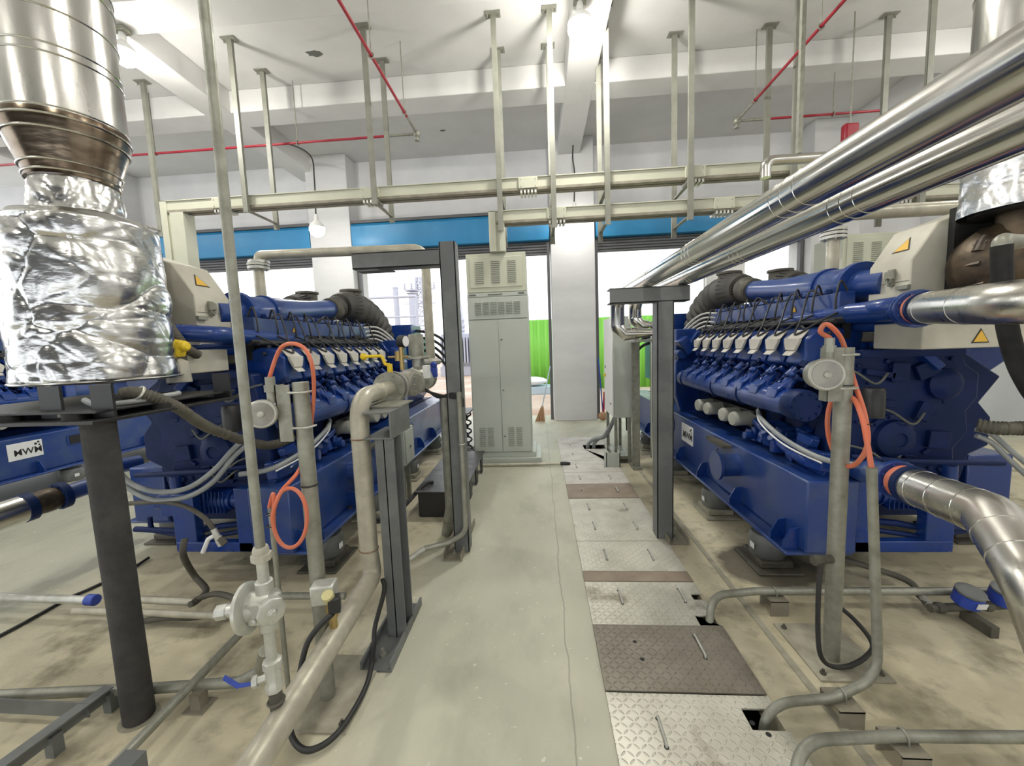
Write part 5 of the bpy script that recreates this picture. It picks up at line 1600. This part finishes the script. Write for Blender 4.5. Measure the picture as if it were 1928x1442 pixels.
# ------------------------------------------------------------------ polished engine connections at the right edge
t = thing('cooling_duct', 'polished steel pipe with orange compensator entering the right engine at head height', 'pipe', (2.0, 2.0, 1.72), 'polished engine connections')
A, Bp = P(1745, 580, Y=2.15), P(1952, 566, Y=1.42)
dr = (Bp - A).normalized()
MB().tube([A, Bp, Bp + Vector((1.6, -0.35, 0.05))], 0.078, 32, 0.2).build('steel_cladding', 'stainb', t)
s = MB()
for q in (0.06, 0.40):
    s.torus(A + dr * q, dr, 0.078, 0.0018, 32, 6)
s.each('seam_ring', 'stain', t)
MB().cyl(A - dr * 0.025, A + dr * 0.004, 0.085, n=32).build('dark_collar', 'blueshade', t)
MB().lathe(A - dr * 0.10, dr, [(0.066, 0), (0.078, 0.02), (0.082, 0.045), (0.074, 0.08)], 30).build('orange_compensator', 'orange', t)
MB().flange(A - dr * 0.115, dr, 0.098, 0.035, 8).flange(A - dr * 0.165, dr, 0.098, 0.025, 8).build('blue_flange', 'blue', t, 0.003)
Cc = A - dr * 0.17
MB().tube([Cc, Cc - dr * 0.18, P(1600, 590, Y=2.72)], 0.062, 22, 0.12).build('blue_pipe', 'blue', t)
t = thing('cooling_duct', 'polished steel pipe with orange compensator leaving the right engine near the floor', 'pipe', (1.8, 1.7, 0.85), 'polished engine connections')
A, B1, B2 = P(1725, 917, Y=1.86), P(1868, 972, Y=1.50), P(1962, 1110, Y=1.22)
dr = (B1 - A).normalized()
B3 = Vector((B2.x + 0.10, B2.y - 0.25, 0.06))
MB().tube([A, B1, B2, B3], 0.083, 34, 0.10).build('steel_cladding', 'stainb', t)
s = MB()
for q in (0.05, 0.17, 0.30):
    s.torus(A + dr * q, dr, 0.083, 0.0018, 34, 6)
d2 = (B2 - B1).normalized()
for q in (0.10, 0.22):
    s.torus(B1 + d2 * q, d2, 0.083, 0.0018, 34, 6)
s.each('seam_ring', 'stain', t)
MB().cyl(A - dr * 0.03, A + dr * 0.004, 0.09, n=32).build('dark_collar', 'blueshade', t)
MB().lathe(A - dr * 0.10, dr, [(0.068, 0), (0.08, 0.02), (0.082, 0.045), (0.074, 0.08)], 30).build('orange_compensator', 'orange', t)
MB().flange(A - dr * 0.115, dr, 0.094, 0.035, 8).build('blue_flange', 'blue', t, 0.003)
MB().tube([A - dr * 0.12, A - dr * 0.3, P(1630, 890, Y=2.38), P(1600, 880, Y=2.62)], 0.058, 22, 0.1).build('blue_pipe', 'bluedust', t)
t = thing('coolant_hose', 'black rubber hose hanging from a steel elbow at the right edge', 'hose', D(1890, 560, 1.62))
MB().tube(spline([D(1886, 462, 1.62), D(1886, 500, 1.62), D(1890, 570, 1.61), D(1902, 640, 1.60), D(1925, 705, 1.60), D(1965, 760, 1.60), D(2040, 790, 1.62)], 8), 0.029, 20).build('hose', 'rubber', t)
MB().tube([D(1886, 472, 1.62), D(1886, 452, 1.62), D(1915, 455, 1.66), D(1990, 450, 1.9)], 0.026, 18, 0.04).build('steel_elbow', 'galv', t)
t = thing('breather_hose', 'black ribbed hose behind the right engine end at the right edge', 'hose', D(1890, 800, 2.35))
MB().tube(spline([D(1840, 800, 2.4), D(1880, 806, 2.35), D(1960, 806, 2.3)], 24), 0.034, 16, rf=lambda dd, i, m: 0.036 + 0.004 * math.sin(dd * 2 * PI / 0.018)).build('ribbed_tube', 'hosebrown', t, angle=80)
for k, lab in ((0, 'upper of two grey hoses crossing the bright wall at the right edge'), (1, 'lower of two grey hoses crossing the bright wall at the right edge')):
    o = MB().tube(spline([D(1838, 808 + 12 * k, 2.4), D(1868, 818 + 16 * k, 2.38), D(1905, 850 + 20 * k, 2.35), D(1960, 895 + 24 * k, 2.3)], 8), 0.014, 12).build('coolant_hose', 'hosegrey')
    tag(o, lab, 'hose', 'grey hoses at the right edge')
for k, lab in ((0, 'upper of two grey hoses sagging before the left engine end plate'), (1, 'lower of two grey hoses sagging before the left engine end plate')):
    o = MB().tube(spline([D(205, 860 + 15 * k, 2.25), D(240, 905 + 12 * k, 2.25), D(290, 925 + 16 * k, 2.25), D(350, 920 + 16 * k, 2.25), D(400, 888 + 20 * k, 2.28), D(440, 845 + 15 * k, 2.33), D(475, 815 + 15 * k, 2.40)], 8), 0.016, 12).build('coolant_hose', 'hosegrey')
    tag(o, lab, 'hose', 'grey hoses before the left engine')
t = thing('drain_valve', 'small steel drain valve on a grey hose end before the left engine', 'valve', D(410, 1010, 2.2))
MB().tube(spline([D(200, 952, 2.25), D(290, 945, 2.25), D(345, 952, 2.22), D(385, 975, 2.2), D(403, 998, 2.2)], 8), 0.014, 10).build('hose', 'hosebrown', t)
MB().tube([D(402, 996, 2.2), D(412, 1015, 2.2)], 0.017, 12).lathe(D(410, 1010, 2.2), (0.3, 0, -0.8), [(0.02, 0), (0.022, 0.03), (0.02, 0.06)], 8).build('ferrule', 'galvbright', t)
MB().tube([D(408, 1005, 2.2), D(392, 1015, 2.2), D(382, 1040, 2.2)], 0.013, 10, 0.03).build('lever', 'paper', t)
MB().cyl(D(413, 1014, 2.2), D(424, 1024, 2.2), 0.02, n=12).build('end_cap', 'hosebrown', t)

t = thing('cooling_duct', 'polished pipe with blue flange at the left edge behind the black post', 'pipe', P(60, 950, Y=2.6), 'polished engine connections')
A, B1 = P(42, 958, Y=2.55), P(-80, 1000, Y=2.25)
dr = (B1 - A).normalized()
MB().tube([A, B1, (B1.x - 0.3, B1.y - 0.6, 0.10)], 0.10, 32, 0.15).build('steel_cladding', 'stain', t)
MB().cyl(A - dr * 0.05, A + dr * 0.005, 0.105, n=32).build('dark_collar', 'blueshade', t)
MB().lathe(A - dr * 0.20, dr, [(0.075, 0), (0.09, 0.04), (0.09, 0.09), (0.08, 0.16)], 30).build('orange_compensator', 'rust', t)
MB().flange(A - dr * 0.22, dr, 0.105, 0.05, 8).build('blue_flange', 'blueshade', t, 0.003)
MB().tube([A - dr * 0.22, A - dr * 0.5, P(190, 885, Y=3.1), P(260, 870, Y=3.4)], 0.065, 22, 0.1).build('blue_pipe', 'bluedust', t)

# ------------------------------------------------------------------ low pipework and frame at the left bottom
conduit([P(-60, 1312, Z=0.08), P(150, 1302, Z=0.08), P(270, 1297, Z=0.08), P(450, 1284, Z=0.08), P(490, 1262, Z=0.14), P(498, 1225, Z=0.35)], 0.024, 0.08, 'grey conduit low on the floor running behind the black post', [])
t = conduit([P(215, 1442, Z=0.10) + (P(215, 1442, Z=0.10) - P(455, 1190, Z=0.10)) * 0.3, P(455, 1190, Z=0.10)], 0.021, 0, 'thin grey conduit running diagonally towards the regulator line', [])
p = P(372, 1310, Z=0.06)
MB().bx(p.x - 0.05, p.x + 0.05, p.y - 0.04, p.y + 0.05, 0.001, 0.008).bx(p.x - 0.025, p.x + 0.025, p.y - 0.02, p.y + 0.03, 0.008, 0.079).build('support_bracket', 'bracket', t)
conduit([P(-60, 1122, Z=0.12), P(172, 1130, Z=0.12)], 0.026, 0, 'bright galvanised pipe stub left of the black post', [], 'galvbright')
o = MB().lathe(P(165, 1129, Z=0.12), P(190, 1130, Z=0.12) - P(165, 1129, Z=0.12), [(0.03, 0), (0.034, 0.005), (0.034, 0.06), (0.03, 0.065)], 16).build('pipe_coupling', 'bluehandle')
tag(o, 'blue coupling on the bright pipe stub', 'coupling')
conduit([P(252, 1128, Z=0.13), P(365, 1133, Z=0.13)], 0.023, 0, 'dusty brown pipe stub right of the black post, upper one', [], 'gaspipe')
conduit([P(140, 1150, Z=0.09), P(250, 1152, Z=0.09), P(420, 1160, Z=0.09)], 0.021, 0, 'long dusty pipe behind the black post, lower one', [], 'gaspipe')
conduit([P(530, 1122, Z=0.13), P(600, 1122, Z=0.13), P(650, 1122, Z=0.13)], 0.021, 0, 'short grey pipe between the regulator and the upright gas pipe', [])
t = thing('coolant_hose', 'black hose drooping from under the left engine pump to the floor', 'hose', P(370, 1080, Z=0.1))
MB().tube(spline([D(348, 1015, 2.28), D(345, 1045, 2.24), P(365, 1082, Z=0.16), P(388, 1110, Z=0.10), P(372, 1130, Z=0.12), P(358, 1138, Z=0.13)], 8), 0.019, 12).build('hose', 'hosebrown', t)
t = thing('coolant_hose', 'black hose coiled on the floor left of the regulator', 'hose', P(420, 1125, Z=0.05))
MB().tube(spline([P(250, 1172, Z=0.05), P(310, 1164, Z=0.06), P(370, 1162, Z=0.06), P(420, 1150, Z=0.10), P(440, 1128, Z=0.14), P(405, 1118, Z=0.15), P(365, 1130, Z=0.13)], 8), 0.017, 12).build('hose', 'hosebrown', t)
t = thing('loose_cable', 'black cable lying on the floor along the left edge', 'cable', P(60, 1165, Z=0.0))
MB().tube(spline([P(-60, 1228, Z=0.012), P(50, 1170, Z=0.012), P(125, 1128, Z=0.012), P(170, 1108, Z=0.012), P(240, 1075, Z=0.012), P(280, 1050, Z=0.02)], 8), 0.011, 8).build('sheath', 'cable', t)
t = thing('angle_frame', 'low dark steel angle frame in the bottom left corner', 'frame', P(100, 1330, Z=0))
a, b = P(205, 1292, Z=0.12), P(-40, 1470, Z=0.12)
MB().beam(a, b, 0.055, 0.006).beam(a - Vector((0, 0, 0.03)), b - Vector((0, 0, 0.03)), 0.006, 0.06).build('angle_bar', 'steel', t)
a2, b2 = P(165, 1325, Z=0.12), P(0, 1315, Z=0.12)
MB().beam(a2 - Vector((0, 0, 0.03)), b2 - Vector((0.3, 0, 0.03)), 0.006, 0.07).build('cross_bar', 'steel', t)
pp = P(8, 1440, Z=0.05)
MB().bx(-1.30 - 0.04, -1.30 + 0.03, 0.985, 1.05, 0.0, 0.42).build('frame_post', 'steel', t)
for q in (a, (a + b) / 2):
    MB().bx(q.x - 0.02, q.x + 0.02, q.y - 0.02, q.y + 0.02, 0.0, 0.09).build('frame_foot', 'steel', t)

# ------------------------------------------------------------------ low black steps, boxes and panel further down the aisle
t = thing('cable_bridge', 'low black sheet metal cable cover left of the control cabinet', 'cover', (-1.0, 4.2, 0))
s = MB().bx(-1.24, -0.75, 3.62, 5.05, 0.262, 0.27)
s.build('top_sheet', 'blacktop', t, 0.002)
MB().bx(-1.24, -0.75, 4.30, 4.306, 0.2702, 0.2706).build('sheet_joint', 'grout', t)
s = MB().bx(-1.20, -0.79, 3.66, 3.67, 0.0, 0.262)
s.build('front_sheet', 'black', t)
for k in range(4):
    y = 3.68 + 0.42 * k
    MB().bx(-0.80, -0.785, y, y + 0.13, 0.0, 0.262).build('side_leg', 'black', t)
MB().bx(-1.22, -1.205, 3.68, 5.0, 0.0, 0.262).build('back_sheet', 'black', t)
s = MB()
o = thing('floor_cable', 'pair of black cables running from the left engine onto the black cable cover', 'cable', (-1.3, 3.7, 0.1))
for k in range(2):
    s.tube(spline([(-1.68, 3.2 + 0.05 * k, 0.30), (-1.50, 3.35, 0.10 + 0.03 * k), (-1.32, 3.50, 0.16 + 0.02 * k), (-1.18, 3.74 + 0.04 * k, 0.29), (-1.12, 3.86, 0.285)], 8), 0.017, 9)
s.build('sheath', 'cable', o)
# flexible conduit down the tall left post
t = thing('post_conduit', 'thin grey conduit strapped to the tall left post and turning along the floor', 'conduit', (-0.66, 2.95, 0))
s = MB().tube([(-0.615, 2.955, 1.30), (-0.615, 2.955, 0.19), (-0.75, 2.93, 0.12), (-0.92, 2.84, 0.12)], 0.021, 14, 0.13)
s.build('pipe', 'galv', t)
MB().tube([(-0.92, 2.84, 0.12), (-1.0, 2.72, 0.10)], 0.02, 12).torus((-0.615, 2.955, 0.9), (0, 0, 1), 0.024, 0.004, 16, 6).each('coupling', 'galvbright', t)
t = thing('lagged_pipe', 'short grey pipe bending into the floor behind the tall left post', 'pipe', (-0.83, 3.3, 0))
MB().tube([(-0.78, 3.2, 1.25), (-0.78, 3.2, 0.30), (-0.86, 3.32, 0.0)], 0.05, 20, 0.12).build('pipe', 'galv', t)
s = MB().bx(-1.50, -1.28, 4.05, 4.2, 0.35, 0.80)
t = thing('junction_box', 'small pale grey junction box between the gas riser post and the left engine', 'box', (-1.4, 4.1, 0))
MB().bx(-1.52, -1.42, 3.95, 4.25, 0.42, 0.80).build('box_body', 'cab', t, 0.006)
MB().bx(-1.418, -1.41, 3.97, 4.23, 0.44, 0.78).build('box_lid', 'cab', t, 0.004)
MB().cyl((-1.409, 4.1, 0.6), (-1.40, 4.1, 0.6), 0.012).build('box_lock', 'slot', t)
MB().bx(-1.50, -1.46, 4.0, 4.04, 0.0, 0.42).bx(-1.50, -1.46, 4.16, 4.2, 0.0, 0.42).build('box_stand', 'galv', t)
# standing control panel on the right
t = thing('switch_cabinet', 'pale grey control panel on galvanised legs right of the middle column', 'switch cabinet', (1.0, 5.7, 0))
MB().bx(0.965, 1.19, 5.28, 5.95, 0.62, 1.95).build('panel_body', 'cab', t, 0.006)
dd = MB().bx(0.945, 0.963, 5.29, 5.94, 0.63, 1.94).build('panel_door', 'white', t, 0.004)
MB().bx(0.925, 0.945, 5.80, 5.88, 1.13, 1.17).build('panel_handle', 'yellow', dd)
MB().bx(0.94, 0.945, 5.40, 5.46, 0.78, 0.80).bx(0.94, 0.945, 5.82, 5.86, 1.25, 1.29).build('panel_lock', 'black', dd)
for (x, y) in ((0.985, 5.30), (1.16, 5.30), (0.985, 5.92), (1.16, 5.92)):
    MB().bx(x - 0.02, x + 0.02, y - 0.02, y + 0.02, 0.0, 0.62).build('panel_leg', 'galv', t)
MB().bx(0.97, 1.18, 5.29, 5.93, 0.06, 0.10).build('leg_brace', 'galv', t)
t = thing('cable_box', 'open pale box on the floor below the standing control panel', 'box', (0.87, 5.3, 0))
s = MB().bx(0.82, 1.0, 5.10, 5.115, 0.014, 0.20).bx(0.82, 0.83, 5.10, 5.26, 0.014, 0.20).bx(0.99, 1.0, 5.10, 5.26, 0.014, 0.20)
s.build('box_sheet', 'cab', t)
for k, lab in ((0, 'left of two grey cables arching out of the trench by the panel'), (1, 'right of two grey cables arching out of the trench by the panel')):
    o = MB().tube(spline([(0.72 + 0.09 * k, 6.1, -0.2), (0.70 + 0.09 * k, 6.05, 0.05), (0.78 + 0.07 * k, 5.98, 0.17), (0.92 + 0.03 * k, 5.9, 0.24), (1.05, 5.8, 0.5), (1.07, 5.75, 0.66)], 8), 0.028, 12).build('panel_cable', 'hosegrey')
    tag(o, lab, 'cable', 'grey cables by the panel')
o = MB().cyl((-0.85, 5.22, 0.03), (0.25, 5.23, 0.03), 0.018, n=14).build('floor_pipe', 'gaspipe')
tag(o, 'thin pipe lying along the plinth of the grey control cabinet', 'pipe')
o = MB().tube(spline([(0.24, 5.23, 0.03), (0.30, 5.22, 0.035), (0.36, 5.235, 0.02)], 6), 0.024, 10).build('pipe_end_plug', 'cable')
tag(o, 'black plug on the thin floor pipe end by the trench', 'plug')
# spring stack left of the cabinet
t = thing('spring_isolator', 'stack of dark coiled springs left of the grey control cabinet', 'spring', (-1.08, 5.45, 0))
for k in range(2):
    s = MB()
    pts = [(-1.10 + 0.07 * math.cos(a * 0.5), 5.45 + 0.25 * k + 0.07 * math.sin(a * 0.5), 0.14 + 0.010 * a) for a in range(56)]
    s.tube(pts, 0.013, 8)
    s.build('coil', 'black', t)
MB().bx(-1.2, -1.0, 5.35, 5.85, 0.0, 0.13).build('spring_base', 'hosebrown', t)
MB().bx(-1.2, -1.0, 5.35, 5.85, 0.70, 0.72).build('spring_cap', 'steel', t)
# upper right small pieces
t = thing('steam_pipe', 'short polished pipe with a downturned end above the twin pipes', 'pipe', P(1500, 305, Y=4.4))
a = P(1441, 335, Y=4.4)
b = P(1441, 303, Y=4.4)
MB().tube([a, b, b + Vector((2.2, 0.0, 0.0))], 0.05, 24, 0.09).build('pipe', 'stain', t)
MB().bx(b.x + 0.3, b.x + 0.34, 4.38, 4.42, b.z + 0.05, CEIL).build('hanging_strap', 'galv', t)
p = P(1600, 250, Y=5.7)
t = thing('alarm_bell', 'red alarm sounder hanging under the ceiling above the twin pipes', 'alarm', p)
MB().tube([(p.x, 5.7, p.z), (p.x, 5.7, CEIL)], 0.008, 8).build('hanging_rod', 'galv', t)
MB().bx(p.x - 0.09, p.x + 0.09, 5.65, 5.75, p.z - 0.13, p.z + 0.11).build('sounder_body', 'red', t, 0.03)
t = thing('gas_pipe', 'dark grey gas pipe crossing above the right engine', 'pipe', (3.2, 3.61, 2.45))
MB().tube([(2.48, 3.61, 2.475), (2.48, 3.61, 2.62), (5.2, 3.61, 2.62), (5.2, 3.61, 0.0)], 0.055, 24, 0.10).build('pipe', 'gaspipe', t)
MB().flange((2.48, 3.61, 2.49), (0, 0, 1), 0.09, 0.02, 8).build('end_flange', 'galvbright', t)
